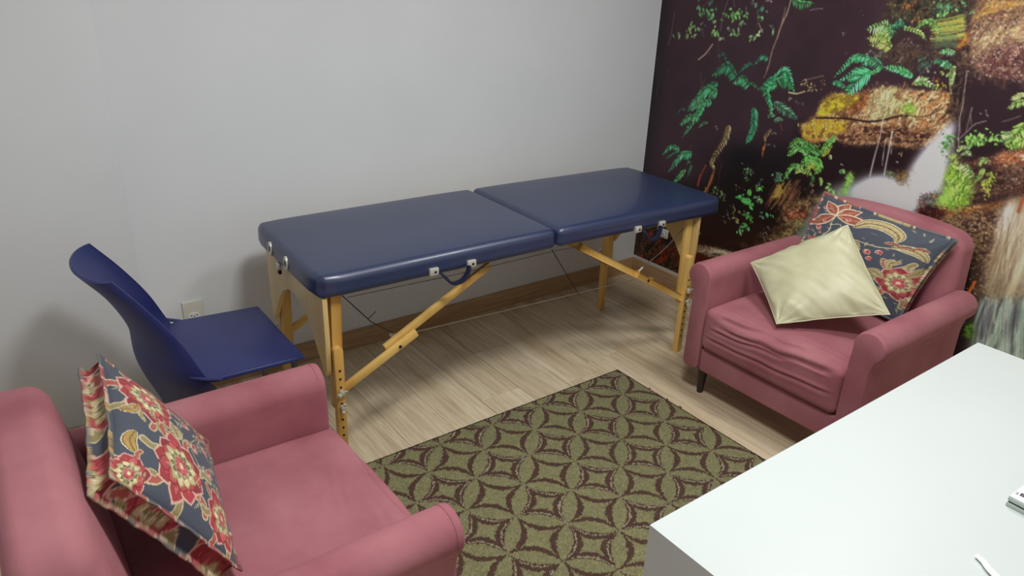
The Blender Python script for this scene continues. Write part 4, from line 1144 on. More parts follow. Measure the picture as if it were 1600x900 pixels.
('f',[(1.399,1.456),(1.371,1.479),(1.348,1.482)],.021,(120,170,80),'d',0),
('f',[(1.151,1.331),(1.084,1.327),(1.015,1.234)],.026,(72,182,112),'d',0),
('f',[(1.213,1.307),(1.167,1.329),(1.126,1.299)],.03,(74,164,112),'d',0),
('f',[(1.338,1.281),(1.284,1.299),(1.213,1.304)],.027,(84,204,114),'b',0),
('f',[(1.17,1.276),(1.116,1.283),(1.041,1.225)],.031,(64,168,104),'d',0),
('f',[(1.171,1.281),(1.134,1.252),(1.089,1.175)],.071,(78,204,124),'b',0),
('f',[(1.073,1.208),(1.039,1.223),(1.011,1.21)],.017,(62,164,104),'d',0),
('f',[(1.214,1.302),(1.189,1.283),(1.164,1.269)],.017,(84,190,110),'b',0),
('f',[(1.351,1.258),(1.385,1.271),(1.451,1.247)],.029,(154,212,114),'b',0),
('f',[(1.47,1.384),(1.438,1.392),(1.411,1.375)],.019,(114,194,114),'d',0),
('f',[(1.47,1.337),(1.443,1.35),(1.428,1.33)],.018,(94,190,114),'d',0),
('f',[(1.436,1.35),(1.414,1.352),(1.404,1.336)],.014,(62,144,94),'d',0),
('f',[(1.479,1.338),(1.483,1.298),(1.488,1.263)],.019,(150,182,104),'b',0),
('f',[(1.735,1.276),(1.716,1.264),(1.695,1.249)],.02,(190,212,120),'b',0),
('f',[(1.742,1.254),(1.714,1.243),(1.693,1.217)],.022,(152,204,94),'d',0),
('f',[(1.392,1.348),(1.388,1.33),(1.385,1.36)],.017,(70,80,70),'b',0),
('f',[(1.371,1.359),(1.355,1.352),(1.342,1.338)],.012,(66,84,72),'d',0),
('f',[(1.381,1.338),(1.365,1.331),(1.349,1.312)],.013,(66,84,72),'d',0),
('f',[(1.763,1.182),(1.749,1.135),(1.728,1.083)],.053,(152,204,84),'b',0),
('f',[(1.778,1.128),(1.76,1.111),(1.74,1.083)],.029,(134,184,70),'d',0),
('f',[(1.737,1.137),(1.719,1.129),(1.705,1.118)],.027,(170,210,120),'b',0),
('f',[(1.649,.967),(1.611,.995),(1.585,.975)],.027,(172,212,120),'d',0),
('f',[(1.681,1.033),(1.662,1.029),(1.658,1.003)],.02,(150,192,96),'d',0),
('f',[(1.677,.998),(1.672,.968),(1.654,.936)],.018,(150,186,84),'b',0),
('f',[(1.599,1.063),(1.582,1.053),(1.569,1.037)],.017,(160,190,110),'b',0),
('f',[(1.622,1.043),(1.602,1.046),(1.585,1.026)],.014,(160,190,120),'d',0),
('f',[(1.073,1.005),(1.072,.989),(1.07,.973)],.025,(110,180,76),'b',0),
('f',[(.146,1.657),(.197,1.626),(.274,1.607)],.048,(60,150,90),'d',0),
('f',[(.486,1.723),(.554,1.704),(.63,1.642)],.053,(60,150,90),'d',0),
('f',[(1.011,1.674),(1.068,1.688),(1.15,1.634)],.052,(70,170,100),'d',0),
('f',[(1.21,1.661),(1.278,1.679),(1.354,1.624)],.049,(90,170,90),'b',0),
('f',[(1.402,1.76),(1.487,1.74),(1.542,1.684)],.05,(90,180,90),'d',0),
('c',(.235,1.579),(.147,.048),60,.024,(84,130,84),1),
('c',(.508,1.614),(.131,.06),60,.023,(90,140,84),1)]

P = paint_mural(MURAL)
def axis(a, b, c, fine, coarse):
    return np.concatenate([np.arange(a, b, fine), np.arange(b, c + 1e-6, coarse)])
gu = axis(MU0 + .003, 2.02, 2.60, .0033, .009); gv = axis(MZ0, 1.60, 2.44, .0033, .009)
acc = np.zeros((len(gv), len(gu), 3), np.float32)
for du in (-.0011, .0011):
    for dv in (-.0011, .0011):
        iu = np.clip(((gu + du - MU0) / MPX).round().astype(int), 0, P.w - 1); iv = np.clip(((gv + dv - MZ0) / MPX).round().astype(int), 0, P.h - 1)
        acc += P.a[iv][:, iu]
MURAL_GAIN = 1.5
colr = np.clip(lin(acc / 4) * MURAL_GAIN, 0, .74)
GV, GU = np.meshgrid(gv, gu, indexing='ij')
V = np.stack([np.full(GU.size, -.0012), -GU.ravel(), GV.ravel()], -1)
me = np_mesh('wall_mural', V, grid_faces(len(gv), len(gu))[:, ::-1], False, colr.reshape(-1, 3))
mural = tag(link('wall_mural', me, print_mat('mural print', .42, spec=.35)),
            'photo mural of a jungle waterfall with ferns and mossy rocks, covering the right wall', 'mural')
# ------------------------------------------------------------------ folding massage table
M_VINYL = mat('navy vinyl', (38, 51, 88), .38, .12, 5, bump=.08, bscale=260, spec=.85, coat=.15)
M_BEECH = mat('varnished beech', (232, 192, 112), .4, rgb2=(208, 158, 80), scale=7, stretch=(1, 1, .12), coat=.25)
M_BEECH_D = mat('varnished beech plywood', (232, 206, 144), .42, rgb2=(212, 178, 112), scale=6, stretch=(1, 1, .15), coat=.2)
M_STEEL = mat('brushed steel', (205, 205, 200), .32, .1, 60, metal=.85)
M_NICKEL = mat('pale bracket', (214, 212, 200), .4, .08, 40, metal=.35)
M_STRAP = mat('dark navy webbing', (26, 28, 58), .6, .2, 90)
M_HOLE = mat('dark hole', (30, 20, 14), .9, .1, 30)
M_BLACKCORD = mat('black cable', (34, 26, 22), .6, .2, 60)
M_WHITECORD = mat('white cable', (220, 210, 196), .55, .08, 60)
M_GREYCORD = mat('grey steel cable', (120, 112, 106), .45, .2, 90, metal=.4)

TL, TW, TZ, TH = 1.861, 0.6256, 0.6531, 0.078
table = thing('massage_table', 'folding massage table with two navy vinyl pads on adjustable beech legs', 'massage table', (-2.2322, -.8072, 0), -.0234)

def pad_mesh(a, b, slope):
    hx, hy, hz = (b - a) / 2, TW / 2, TH / 2
    def df(V):
        x, y, z = V[:, 0], V[:, 1], V[:, 2]
        top = np.clip((z / hz + 1) / 2, 0, 1)
        V = V.copy()
        # crisper lower edge, soft crowned top
        low = np.clip(-z / hz, 0, 1) ** 2
        V[:, 0] += np.sign(x) * low * .006 * (np.abs(x) > hx - .05); V[:, 1] += np.sign(y) * low * .006 * (np.abs(y) > hy - .05)
        V[:, 2] += top * (.010 * (1 - (x / hx) ** 4) * (1 - (y / hy) ** 4) - .004)
        # corners of the pad are rounded in plan
        cx = np.clip((np.abs(x) - (hx - .09)) / .09, 0, 1); cy = np.clip((np.abs(y) - (hy - .09)) / .09, 0, 1)
        k = (cx * cy) ** 2 * .018
        k = np.where((x < 0) == (a < .1), k, k * .25)
        V[:, 0] -= np.sign(x) * k; V[:, 1] -= np.sign(y) * k
        V[:, 0] += (a + b) / 2; V[:, 1] += hy
        V[:, 2] += TZ + hz + np.interp(V[:, 0], [0, TL / 2, TL], [0, .005, -.004])
        return V
    return soft_box('table_pad', (hx, hy, hz), .027, (14, 10, 3), 5, df)
pads = [link('table_pad', pad_mesh(0, TL / 2 - .001, 0), M_VINYL, table, 'navy pad at the end nearer the blue chair'),
        link('table_pad', pad_mesh(TL / 2 + .001, TL, 0), M_VINYL, table, 'navy pad at the end against the mural')]

def handle(pad, s0, s1, z):
    bm = bmesh.new()
    ctrl = [(s0 + .018, -.008, z - .004), (s0 + .035, -.015, z - .022), ((s0 + s1) / 2 - .012, -.018, z - .050), ((s0 + s1) / 2 + .028, -.018, z - .048), (s1 - .020, -.015, z - .022), (s1 - .012, -.008, z - .002)]
    pts = curve_pts(ctrl, 18); w = .0095
    rows = []
    for i, p in enumerate(pts):
        d = (pts[min(i + 1, 17)] - pts[max(i - 1, 0)]).normalized(); n = Vector((0, 1, 0)).cross(d).normalized()
        rows.append([bm.verts.new(p + n * sx * .004 + Vector((0, sy * w, 0))) for sx, sy in ((1, -1), (1, 1), (-1, 1), (-1, -1))])
    for a, b in zip(rows, rows[1:]):
        for k in range(4): bm.faces.new((a[k], a[(k + 1) % 4], b[(k + 1) % 4], b[k]))
    bm.faces.new(rows[0]); bm.faces.new(rows[-1][::-1])
    link('carry_strap', fin(bm, 'carry_strap'), M_STRAP, pad)
    for s in (s0, s1):
        bm = bmesh.new()
        box(bm, (s - .017, -.010, z - .013), (s + .017, .006, z + .013), .003, 2)
        br = link('strap_bracket', fin(bm, 'strap_bracket'), M_NICKEL, pad, 'pale metal bracket')
        bm = bmesh.new(); cyl(bm, (s + .003, -.0104, z), (0, 1, 0), .0045, .002, 10)
        link('bracket_screw', fin(bm, 'bracket_screw'), M_HOLE, pad)
handle(pads[0], .401, .548, .675); handle(pads[1], 1.335, 1.470, .667)
# face-rest sockets and a small latch on the left end
for t in (.425, .268):
    bm = bmesh.new()
    ring = [(math.cos(a) * .017, math.sin(a) * .025) for a in np.linspace(0, 2 * math.pi, 20, endpoint=False)]
    out = [bm.verts.new((-.0050, t + p[0], .689 + p[1])) for p in ring]
    inn = [bm.verts.new((-.0050, t + p[0] * .42, .689 + p[1] * .46)) for p in ring]
    bak = [bm.verts.new((.006, t + p[0], .689 + p[1])) for p in ring]
    for k in range(20):
        q = (k + 1) % 20
        bm.faces.new((out[k], out[q], inn[q], inn[k])); bm.faces.new((out[k], bak[k], bak[q], out[q]))
    link('face_rest_socket', fin(bm, 'face_rest_socket', True, .6), M_NICKEL, pads[0], 'pale metal ring socket')
    bm = bmesh.new(); cyl(bm, (-.0032, t, .689), (1, 0, 0), .0125, .003, 16)
    for v in bm.verts: v.co.y = t + (v.co.y - t) * .5
    link('socket_hole', fin(bm, 'socket_hole'), M_HOLE, pads[0])
bm = bmesh.new(); box(bm, (-.008, .335, .640), (.004, .362, .664), .003); link('end_latch', fin(bm, 'end_latch'), M_STEEL, table, 'small steel latch')
bm = bmesh.new(); box(bm, (-.006, .338, .624), (.004, .352, .640), .002); link('latch_tab', fin(bm, 'latch_tab'), M_HOLE, table)

# arched end panels
def arch(s, th):
    out = [(.018, .652), (.018, .50), (.022, .395), (.034, .372), (.050, .378), (.060, .398), (.100, .452), (.137, .502), (.172, .535), (.215, .559), (.250, .569), (.287, .572)]
    mir = [(TW - .05 - a, b) for a, b in out][::-1]
    bm = bmesh.new(); prism(bm, out + mir[1:], 0, s, s + th, .002, 1)
    return fin(bm, 'end_panel')
SL, SR = .059, 1.702
link('end_panel', arch(.021, .016), M_BEECH_D, table); link('end_panel', arch(SR + .021, .016), M_BEECH_D, table)
TB = TW - .05
for s in (SL, SR):
    for side in (0, 1):
        f = (lambda t: t) if side == 0 else (lambda t: TB - t)
        sg = 1 if side == 0 else -1
        lean = .012 if s == SL else -.012
        # upper leg
        bm = bmesh.new()
        bar(bm, (s + lean, f(.046), TZ), (s, f(.046), .246), .034, .022, (0, 1, 0), .003)
        link('upper_leg', fin(bm, 'upper_leg'), M_BEECH, table)
        # lower extension leg with rounded top
        bm = bmesh.new()
        w = .0155; z1 = .478 if side == 0 else .40
        prof = [(-w, 0), (w, 0), (w, z1 - .012)] + [(w - .012 + .012 * math.cos(a), z1 - .012 + .012 * math.sin(a)) for a in np.linspace(.3, math.pi / 2, 4)] + [(-w + .012 + .012 * math.cos(a), z1 - .012 + .012 * math.sin(a)) for a in np.linspace(math.pi / 2, math.pi - .3, 4)] + [(-w, z1 - .012)]
        t0, t1 = sorted((f(.006), f(.0335)))
        prism(bm, [(s - .001 + a, b) for a, b in prof], 1, t0, t1, .003, 2)
        lower = link('lower_leg', fin(bm, 'lower_leg'), M_BEECH, table)
        bm = bmesh.new()
        for k in range(11):
            z = .395 - .031 * k if k < 12 else 0
            cyl(bm, (s - .001, f(.0055), z), (0, 1, 0), .0040, .002, 10)
        hh = link('adjustment_holes', fin(bm, 'adjustment_holes'), M_HOLE, lower); hh['kind'] = 'stuff'
        for kz, rot in ((.318, .3), (.262, 1.3)):
            bm = bmesh.new()
            cyl(bm, (s - .001, f(-.004), kz), (0, 1, 0), .0085, .013, 14, .0078)
            d = Vector((math.cos(rot), 0, math.sin(rot)))
            for q in (-1, 1):
                bar(bm, Vector((s - .001, f(-.008), kz)) + d * q * .006, Vector((s - .001, f(-.012), kz)) + d * q * .016, .0075, .006, (0, 1, 0), .002)
            cyl(bm, (s - .001, f(-.0115), kz), (0, 1, 0), .0045, .002, 10)
            link('wing_knob', fin(bm, 'wing_knob'), M_NICKEL, lower, 'pale wing nut')
        # folding brace in two pieces
        if s == SL:
            A, K0, K1, B = (.080, .312), (.350, .449), (.240, .406), (.662, .630)
        else:
            A, K0, K1, B = (1.690, .272), (1.392, .447), (1.50, .385), (1.080, .622)
        bm = bmesh.new(); bar(bm, (A[0], f(.030 if side == 0 else .044), A[1]), (K0[0], f(.030), K0[1]), .027, .018, (0, 1, 0), .003)
        pl = link('lower_brace', fin(bm, 'lower_brace'), M_BEECH, table)
        bm = bmesh.new()
        d = Vector((K0[0] - A[0], 0, K0[1] - A[1])).normalized(); c = Vector((K0[0], f(.019), K0[1])) - d * .075
        cyl(bm, c, (0, 1, 0), .0055, .003, 12); link('brace_bolt', fin(bm, 'brace_bolt'), M_HOLE, pl)
        bm = bmesh.new(); bar(bm, (K1[0], f(.052), K1[1]), (B[0], f(.052), B[1]), .027, .018, (0, 1, 0), .003)
        link('upper_brace', fin(bm, 'upper_brace'), M_BEECH, table)

def cable(name, pts, r, m, n=6, lab=None):
    bm = bmesh.new(); tube(bm, pts, r, n); return link(name, fin(bm, name), m, table, lab)
cable('truss_cable', [(.40, .30, .297), (1.0, .30, .282), (1.66, .30, .266)], .0017, M_WHITECORD, lab='white cable')
cable('truss_cable', [(.095, .04, .640), (.25, .18, .45), (.395, .296, .312)], .0020, M_BLACKCORD, lab='black cable')
cable('truss_cable', [(.925, .03, .645), (1.12, .17, .46), (1.312, .30, .2735)], .0020, M_BLACKCORD, lab='black cable')
cable('truss_cable', [(1.715, .06, .62), (1.56, .045, .525), (1.405, .030, .462)], .0020, M_GREYCORD, lab='grey steel cable')
cable('truss_cable', [(1.35, TB - .05, .645), (1.52, TB - .04, .53), (1.60, TB - .02, .45)], .0018, M_GREYCORD, lab='grey steel cable')
cable('edge_cord', [(.10, .012, .644), (.5, .010, .640), (.93, .010, .647), (1.06, .015, .640)], .0013, M_BLACKCORD, lab='thin dark cord under the pad edge')
cable('cable_tie', [(.235, .168, .468), (.262, .160, .496)], .0014, M_BLACKCORD)
bm = bmesh.new(); bar(bm, (.375, .292, .318), (.412, .300, .296), .016, .008, (0, 1, 0), .002)
link('cable_clip', fin(bm, 'cable_clip'), M_NICKEL, table, 'pale plastic cable clip')
bm = bmesh.new(); tube(bm, [(1.425, .031, .472), (1.402, .030, .459)], .0042, 8)
link('cable_end', fin(bm, 'cable_end'), M_NICKEL, table)
# ------------------------------------------------------------------ pink armchairs
def velvet_mat():
    m = mat('pink velvet', (180, 119, 126), .85, rgb2=(156, 92, 102), scale=5, sheen=.35, bump=.12, bscale=500, spec=.2, lo=.3, hi=.7, detail=6)
    return m
M_VELVET = velvet_mat()
M_VELVET_D = mat('pink velvet seam', (160, 96, 106), .9, .15, 60, sheen=.2, spec=.1)
M_DARKLEG = mat('dark stained wood', (44, 30, 28), .4, .25, 12, stretch=(1, 1, .15))

def vnoise3(V, s, seed):
    return value_noise(V[:, 0] + V[:, 2] * .61, V[:, 1] + V[:, 2] * .37, s, seed) - .5

AIN, AOUT = .298, .372
def arm_profile():
    """(y, z) outline of the left arm, rolled over the outside"""
    cy, cz, r = .351, .527, .0545
    p = [(AIN, .150), (AIN, .30), (AIN - .002, .45), (cy - r + .001, cz - .02)]
    p += [(cy + r * math.cos(a), cz + r * math.sin(a)) for a in np.linspace(math.pi, -math.pi * .30, 18)]
    p += [(AOUT + .003, cz - .062), (AOUT, .43), (AOUT, .30), (AOUT - .001, .155), (AOUT - .006, .137), (AOUT - .016, .130), (AIN + .02, .130), (AIN + .004, .137)]
    return p

def arm_mesh(sign):
    bm = bmesh.new()
    pts = [(sign * y, z) for y, z in arm_profile()]
    cy, cz = sign * .345, .40
    xs = [(-.300, .55), (-.298, .80), (-.290, .93), (-.276, 1.0), (-.10, 1.0), (.10, 1.0), (.350, 1.0), (.360, .985), (.3655, .96), (.367, .92)]
    rings = []
    for x, k in xs:
        ring = []
        for (y, z) in pts:
            # shrink the ends towards the middle of the section so the edges are soft
            inset = (1 - k) * .08
            c = Vector((0, 0))
            d = Vector((y - cy, z - (cz if z < .47 else .527)))
            if z >= .47: d = Vector((y - sign * .351, z - .527))
            L = d.length or 1
            q = d * (max(0, L - inset) / L)
            base = Vector((sign * .351, .527)) if z >= .47 else Vector((cy, cz))
            ring.append(bm.verts.new((x, base.x + q.x, base.y + q.y)))
        rings.append(ring)
    n = len(pts)
    for a, b in zip(rings, rings[1:]):
        for i in range(n): bm.faces.new((a[i], a[(i + 1) % n], b[(i + 1) % n], b[i]))
    bm.faces.new(rings[0]); bm.faces.new(rings[-1][::-1])
    return fin(bm, 'arm', True, .9)

def arm_piping(sign):
    bm = bmesh.new()
    cy, cz, r = .351, .527, .0546
    pts = [(.347, sign * (cy + r * math.cos(a)), cz + r * math.sin(a)) for a in np.linspace(math.pi * .8, -math.pi * .28, 20)]
    tube(bm, pts, .0013, 6)
    return fin(bm, 'piping')

# creases of the seat cover: height of the line up the front, its slope, start and end across the seat, depth
CREASES = [(.010, .10, -.26, .10, .9), (.040, .06, -.20, .27, 1.1), (.072, .03, -.24, .16, .8), (.085, .10, -.05, .27, .9), (.105, -.04, -.22, .02, .7),
           (-.035, .05, -.28, .28, .8), (.12, .12, .02, .26, .6), (.150, .25, -.10, .08, .5), (.19, -.3, -.18, -.02, .4)]
def seat_mesh(seed):
    hx, hy, hz = .298, .296, .093
    def df(V):
        x, y, z = V[:, 0].copy(), V[:, 1].copy(), V[:, 2].copy()
        V = V.copy(); top = np.clip(z / hz, 0, 1); frt = np.clip((x - .18) / (hx - .18), 0, 1)
        V[:, 2] += top * (.020 * (1 - (y / hy) ** 2) * (1 - np.clip(np.abs(x) / hx, 0, 1) ** 4) - .004)
        V[:, 2] += top * .006 * vnoise3(V, .11, seed) * 2
        # creases across the front edge
        w = np.where(z > hz - .031, (hz - .015) + (hx - .01 - x), z)       # runs up the front and on over the top
        w = np.where((x > hx - .04) & (z > hz - .04), (hz - .03) + .5 * ((z - hz + .03) + (hx - x)), w)
        rs = np.random.RandomState(seed); cre = np.zeros_like(x)
        on = (x > .05).astype(float)
        for w0, sl, y0, y1, dp in CREASES:
            yy = y if seed < 10 else -y
            line = w0 + sl * (yy - y0) + .010 * (value_noise(y, y * 0 + w0, .09, seed) - .5)
            run = np.clip((yy - y0) / .05, 0, 1) * np.clip((y1 - yy) / .05, 0, 1)
            g = (w - line) / .0062
            cre += dp * run * (-np.exp(-g ** 2) + .75 * np.exp(-((g - 1.9) / 1.2) ** 2) + .35 * np.exp(-((g + 2.2) / 1.5) ** 2))
        cre *= on
        V[:, 0] += .0062 * cre * frt; V[:, 2] += .0062 * cre * top * (1 - .4 * frt)
        V[:, 0] += frt * .012 * (1 - (z / hz) ** 2) * (1 - (y / hy) ** 4)
        V[:, 0] += .078; V[:, 2] += .235 + hz
        return V
    return soft_box('seat_cushion', (hx, hy, hz), .030, (70, 84, 30), 7, df)

def back_mesh():
    hx, hy, hz = .086, .325, .332
    def df(V):
        x, y, z = V[:, 0].copy(), V[:, 1].copy(), V[:, 2].copy()
        V = V.copy(); t = (z + hz) / (2 * hz)                     # 0 bottom, 1 top
        frontface = np.clip(x / hx, -1, 1) * .5 + .5
        lean = np.interp(t, [0, .43, 1], [.0, -.0, -.055])
        V[:, 0] += frontface * lean + frontface * .012 * (1 - (y / hy) ** 4) * np.clip(np.sin(t * math.pi), 0, 1)
        V[:, 0] -= .296
        V[:, 2] += .130 + hz - .034 * np.abs(y / hy) ** 3 * np.clip(t * 3 - 2, 0, 1)
        V[:, 1] *= np.interp(t, [0, .55, 1], [.985, 1.0, .945])
        return V
    return soft_box('backrest', (hx, hy, hz), .052, (3, 18, 18), 7, df)

def make_armchair(label, loc, rotz, seed):
    t = thing('armchair', label, 'armchair', loc, rotz, 'pink rolled-arm armchairs')
    bm = bmesh.new(); box(bm, (-.33, -.296, .130), (.358, .296, .232), .010, 3)
    link('base_rail', fin(bm, 'base_rail'), M_VELVET, t)
    for s in (1, -1):
        a = link('arm', arm_mesh(s), M_VELVET, t)
        link('piping', arm_piping(s), M_VELVET, a)
    link('seat_cushion', seat_mesh(seed), M_VELVET, t)
    link('backrest', back_mesh(), M_VELVET, t)
    for sx in (.300, -.300):
        for sy in (.312, -.312):
            bm = bmesh.new()
            M = Matrix.Translation((sx, sy, .066))
            bmesh.ops.create_cone(bm, cap_ends=True, segments=16, radius1=.013, radius2=.023, depth=.132, matrix=M)
            link('leg', fin(bm, 'leg'), M_DARKLEG, t, 'dark tapered wooden leg')
    return t
CH1 = (-.420, -1.440, 0); CH2 = (-2.700, -1.387, 0)
make_armchair('pink velvet armchair in front of the mural, holding two cushions', CH1, math.pi, 3)
make_armchair('pink velvet armchair in the left foreground with one floral cushion', CH2, 0.0, 17)
# ------------------------------------------------------------------ cushions
def flower(P, c, R, rot=0.0, n=9, squash=1.0):
    """printed bloom: red petals, cream scallops, olive ring, red daisy"""
    c = np.array(c, float); rs = P.rs
    def ring(n, r0, r1, w, col, edge=None, ph=0.0):
        for i in range(n):
            a = rot + ph + 2 * math.pi * i / n + rs.uniform(-.06, .06)
            d = np.array([math.cos(a), math.sin(a) * squash])
            k = rs.uniform(.85, 1.12)
            if edge is not None: P.leaf(c + d * r0 * .95, c + d * r1 * 1.06 * k, w * 1.22, edge, 1, 1.25)
            P.leaf(c + d * r0, c + d * r1 * k, w, np.array(col) * rs.uniform(.85, 1.1), 1, 1.25)
            P.leaf(c + d * r0, c + d * r1 * .8 * k, w * .22, np.clip(np.array(col) * 1.25 + 12, 0, 255), .7, 1.2)
    for i in range(7):
        a = rot + .2 + i * .9; d = np.array([math.cos(a), math.sin(a)]); e = np.array([-d[1], d[0]])
        q = [c + d * R * .7, c + d * R * 1.05 + e * R * .18, c + d * R * 1.32 + e * R * .1]
        P.stroke(q, R * .26, (206, 192, 152)); P.stroke(q, R * .18, (150, 136, 96) if i % 2 else (172, 92, 84))
    ring(n, R * .30, R * 1.0, R * .27, (162, 62, 68), (214, 172, 154))
    ring(n, R * .25, R * .78, R * .2, (182, 84, 86), (140, 48, 56), .3)
    ring(11, R * .18, R * .60, R * .13, (206, 190, 146), (150, 130, 80), .1)
    ring(11, R * .12, R * .44, R * .09, (128, 126, 84), (216, 206, 170), .4)
    ring(12, R * .05, R * .30, R * .06, (176, 76, 82), (222, 176, 156), .2)
    ring(6, 0, R * .1, R * .05, (224, 190, 150))

def scroll_leaf(P, pts, w, col=(196, 176, 128), edge=(110, 92, 60)):
    q = smooth_line(pts, 10)
    P.leaf(q[0], q[-1], 1e-4, col)
    n = 22; q = smooth_line(pts, n + 1)
    tan = np.gradient(q, axis=0); tan /= np.hypot(*tan.T)[:, None] + 1e-9
    for grow, cc in ((1.18, (226, 214, 180)), (1.0, edge), (.82, col)):
        for i in range(n):
            ww = w * math.sin(math.pi * (i + .7) / (n + .6)) ** .7 * grow
            P.stroke([q[i], q[i + 1]], max(.0015, ww), cc)
    P.stroke(pts, w * .1, edge)
    for i in range(2, n - 1, 2):
        nn = np.array([-tan[i][1], tan[i][0]])
        for s in (-1, 1):
            P.stroke([q[i], q[i] + (nn * s * .32 + tan[i] * .25) * w * math.sin(math.pi * i / n)], .0012, edge, .8)

def bud(P, c, r, ang=-1.57):
    c = np.array(c, float)
    for k in (-.55, 0, .55):
        d = np.array([math.cos(ang + k), math.sin(ang + k)])
        P.leaf(c - d * r * .2, c + d * r * 1.15, r * .42, (224, 190, 170)); P.leaf(c, c + d * r, r * .3, (186, 52, 66))
def sprig(P, c, ang, L, n=4):
    c = np.array(c, float); d = np.array([math.cos(ang), math.sin(ang)]); nn = np.array([-d[1], d[0]])
    P.stroke([c, c + d * L], .0016, (200, 190, 160), .9)
    for i in range(n):
        p = c + d * L * (i + .6) / n
        for s in (-1, 1): P.leaf(p, p + (d * .5 + nn * s * .8) * L * .3, L * .055, (206, 196, 166) if i % 2 else (150, 146, 112))

SLATE = (76, 81, 93)
def floral_a():
    P = Print(0, .47, 0, .47, .0011, SLATE); P.rs = np.random.RandomState(3)
    # star lily at the upper left
    c = np.array((.085, .385))
    for a, L in ((1.35, .085), (.75, .10), (.12, .135), (3.9, .13), (2.4, .08)):
        d = np.array([math.cos(a), math.sin(a)])
        P.leaf(c, c + d * L * 1.06, .027, (226, 206, 174), 1, .9); P.leaf(c + d * .006, c + d * L, .021, (158, 84, 70), 1, .9)
        for s in (-1, 0, 1): P.stroke([c + d * .012, c + d * L * .85 + np.array([-d[1], d[0]]) * s * .006], .0014, (206, 150, 120), .9)
    P.stroke([(.085, .385), (.082, .34), (.09, .30), (.07, .25)], .004, (206, 196, 160))
    P.stroke([(.088, .33), (.115, .35), (.13, .335), (.122, .32)], .003, (206, 196, 160))
    scroll_leaf(P, [(.175, .365), (.21, .41), (.27, .425), (.325, .405), (.335, .37)], .048)
    scroll_leaf(P, [(.335, .338), (.38, .35), (.425, .35), (.455, .325)], .038)
    scroll_leaf(P, [(.215, .30), (.225, .26), (.215, .225), (.19, .205)], .026)
    scroll_leaf(P, [(.435, .285), (.42, .262), (.40, .252)], .024, (206, 170, 110))
    P.stroke([(.12, .23), (.15, .27), (.20, .30), (.25, .305), (.29, .31), (.34, .33), (.40, .345)], .0045, (206, 190, 160))
    for q in (((.30, .34), .2), ((.35, .345), .4), ((.39, .36), .0)): scroll_leaf(P, [q[0], (q[0][0] + .03, q[0][1] + .016), (q[0][0] + .055, q[0][1] + .012)], .014, (176, 96, 80))
    for p, r in (((.265, .275), .022), ((.305, .295), .02), ((.285, .245), .018), ((.195, .205), .016), ((.205, .175), .018), ((.245, .235), .01)):
        bud(P, p, r)
    for p, r in (((.13, .385), .016), ((.045, .335), .014), ((.03, .29), .022), ((.02, .40), .014), ((.05, .27), .012), ((.17, .42), .01)): bud(P, p, r, .4)
    flower(P, (.420, .175), .088, .3, 8); flower(P, (.045, .21), .035, .5, 6)
    scroll_leaf(P, [(.365, .165), (.335, .185), (.30, .175)], .028); scroll_leaf(P, [(.37, .22), (.36, .255), (.39, .275)], .028)
    scroll_leaf(P, [(.37, .11), (.34, .10), (.305, .12)], .026, (176, 160, 96)); scroll_leaf(P, [(.43, .22), (.45, .25), (.462, .29)], .022, (176, 160, 110))
    P.stroke([(.345, .09), (.31, .06), (.28, .02)], .004, (206, 196, 160)); scroll_leaf(P, [(.40, .05), (.36, .03), (.33, .035)], .026, (160, 90, 70))
    for i in range(60):
        p = P.rs.rand(2) * .45 + .01; sprig(P, p, P.rs.rand() * 6.3, P.rs.uniform(.012, .026), 3)
    for f in ((.10, .10), (.2, .07)): flower(P, f, .05, .2, 7)
    return P
def floral_b():
    P = Print(0, .47, 0, .47, .0011, SLATE); P.rs = np.random.RandomState(8)
    flower(P, (.120, .262), .104, .2, 9); scroll_leaf(P, [(.235, .285), (.255, .255), (.28, .25)], .036); scroll_leaf(P, [(.09, .42), (.13, .435), (.165, .42)], .034, (186, 150, 84)); flower(P, (.02, .43), .06, .3, 8)
    flower(P, (.335, .355), .100, 1.0, 9); scroll_leaf(P, [(.28, .40), (.255, .42), (.245, .45)], .03, (186, 150, 84)); scroll_leaf(P, [(.40, .26), (.43, .24), (.455, .25)], .03)
    flower(P, (.425, .085), .080, .6, 9)
    flower(P, (.07, .075), .07, .6, 8)
    for p, a in (((.24, .19), -1.2), ((.29, .12), -1.7), ((.18, .13), -1.0), ((.33, .20), -.6)):
        bud(P, p, .026, a); sprig(P, p, a + 2.6, .05, 4); sprig(P, (p[0] + .03, p[1] - .02), a, .05, 4)
    P.stroke([(.10, .20), (.16, .17), (.24, .20), (.30, .16)], .003, (196, 186, 150))
    for q in ((.20, .33), (.225, .30), (.245, .345), (.215, .385)): scroll_leaf(P, [q, (q[0] + .02, q[1] + .012), (q[0] + .045, q[1] + .006)], .014, (190, 176, 130))
    for i in range(80):
        p = P.rs.rand(2) * .45 + .01
        if min(np.hypot(p[0] - .115, p[1] - .345), np.hypot(p[0] - .345, p[1] - .33), np.hypot(p[0] - .425, p[1] - .085)) > .1:
            sprig(P, p, P.rs.rand() * 6.3, P.rs.uniform(.014, .03), 3)
    return P

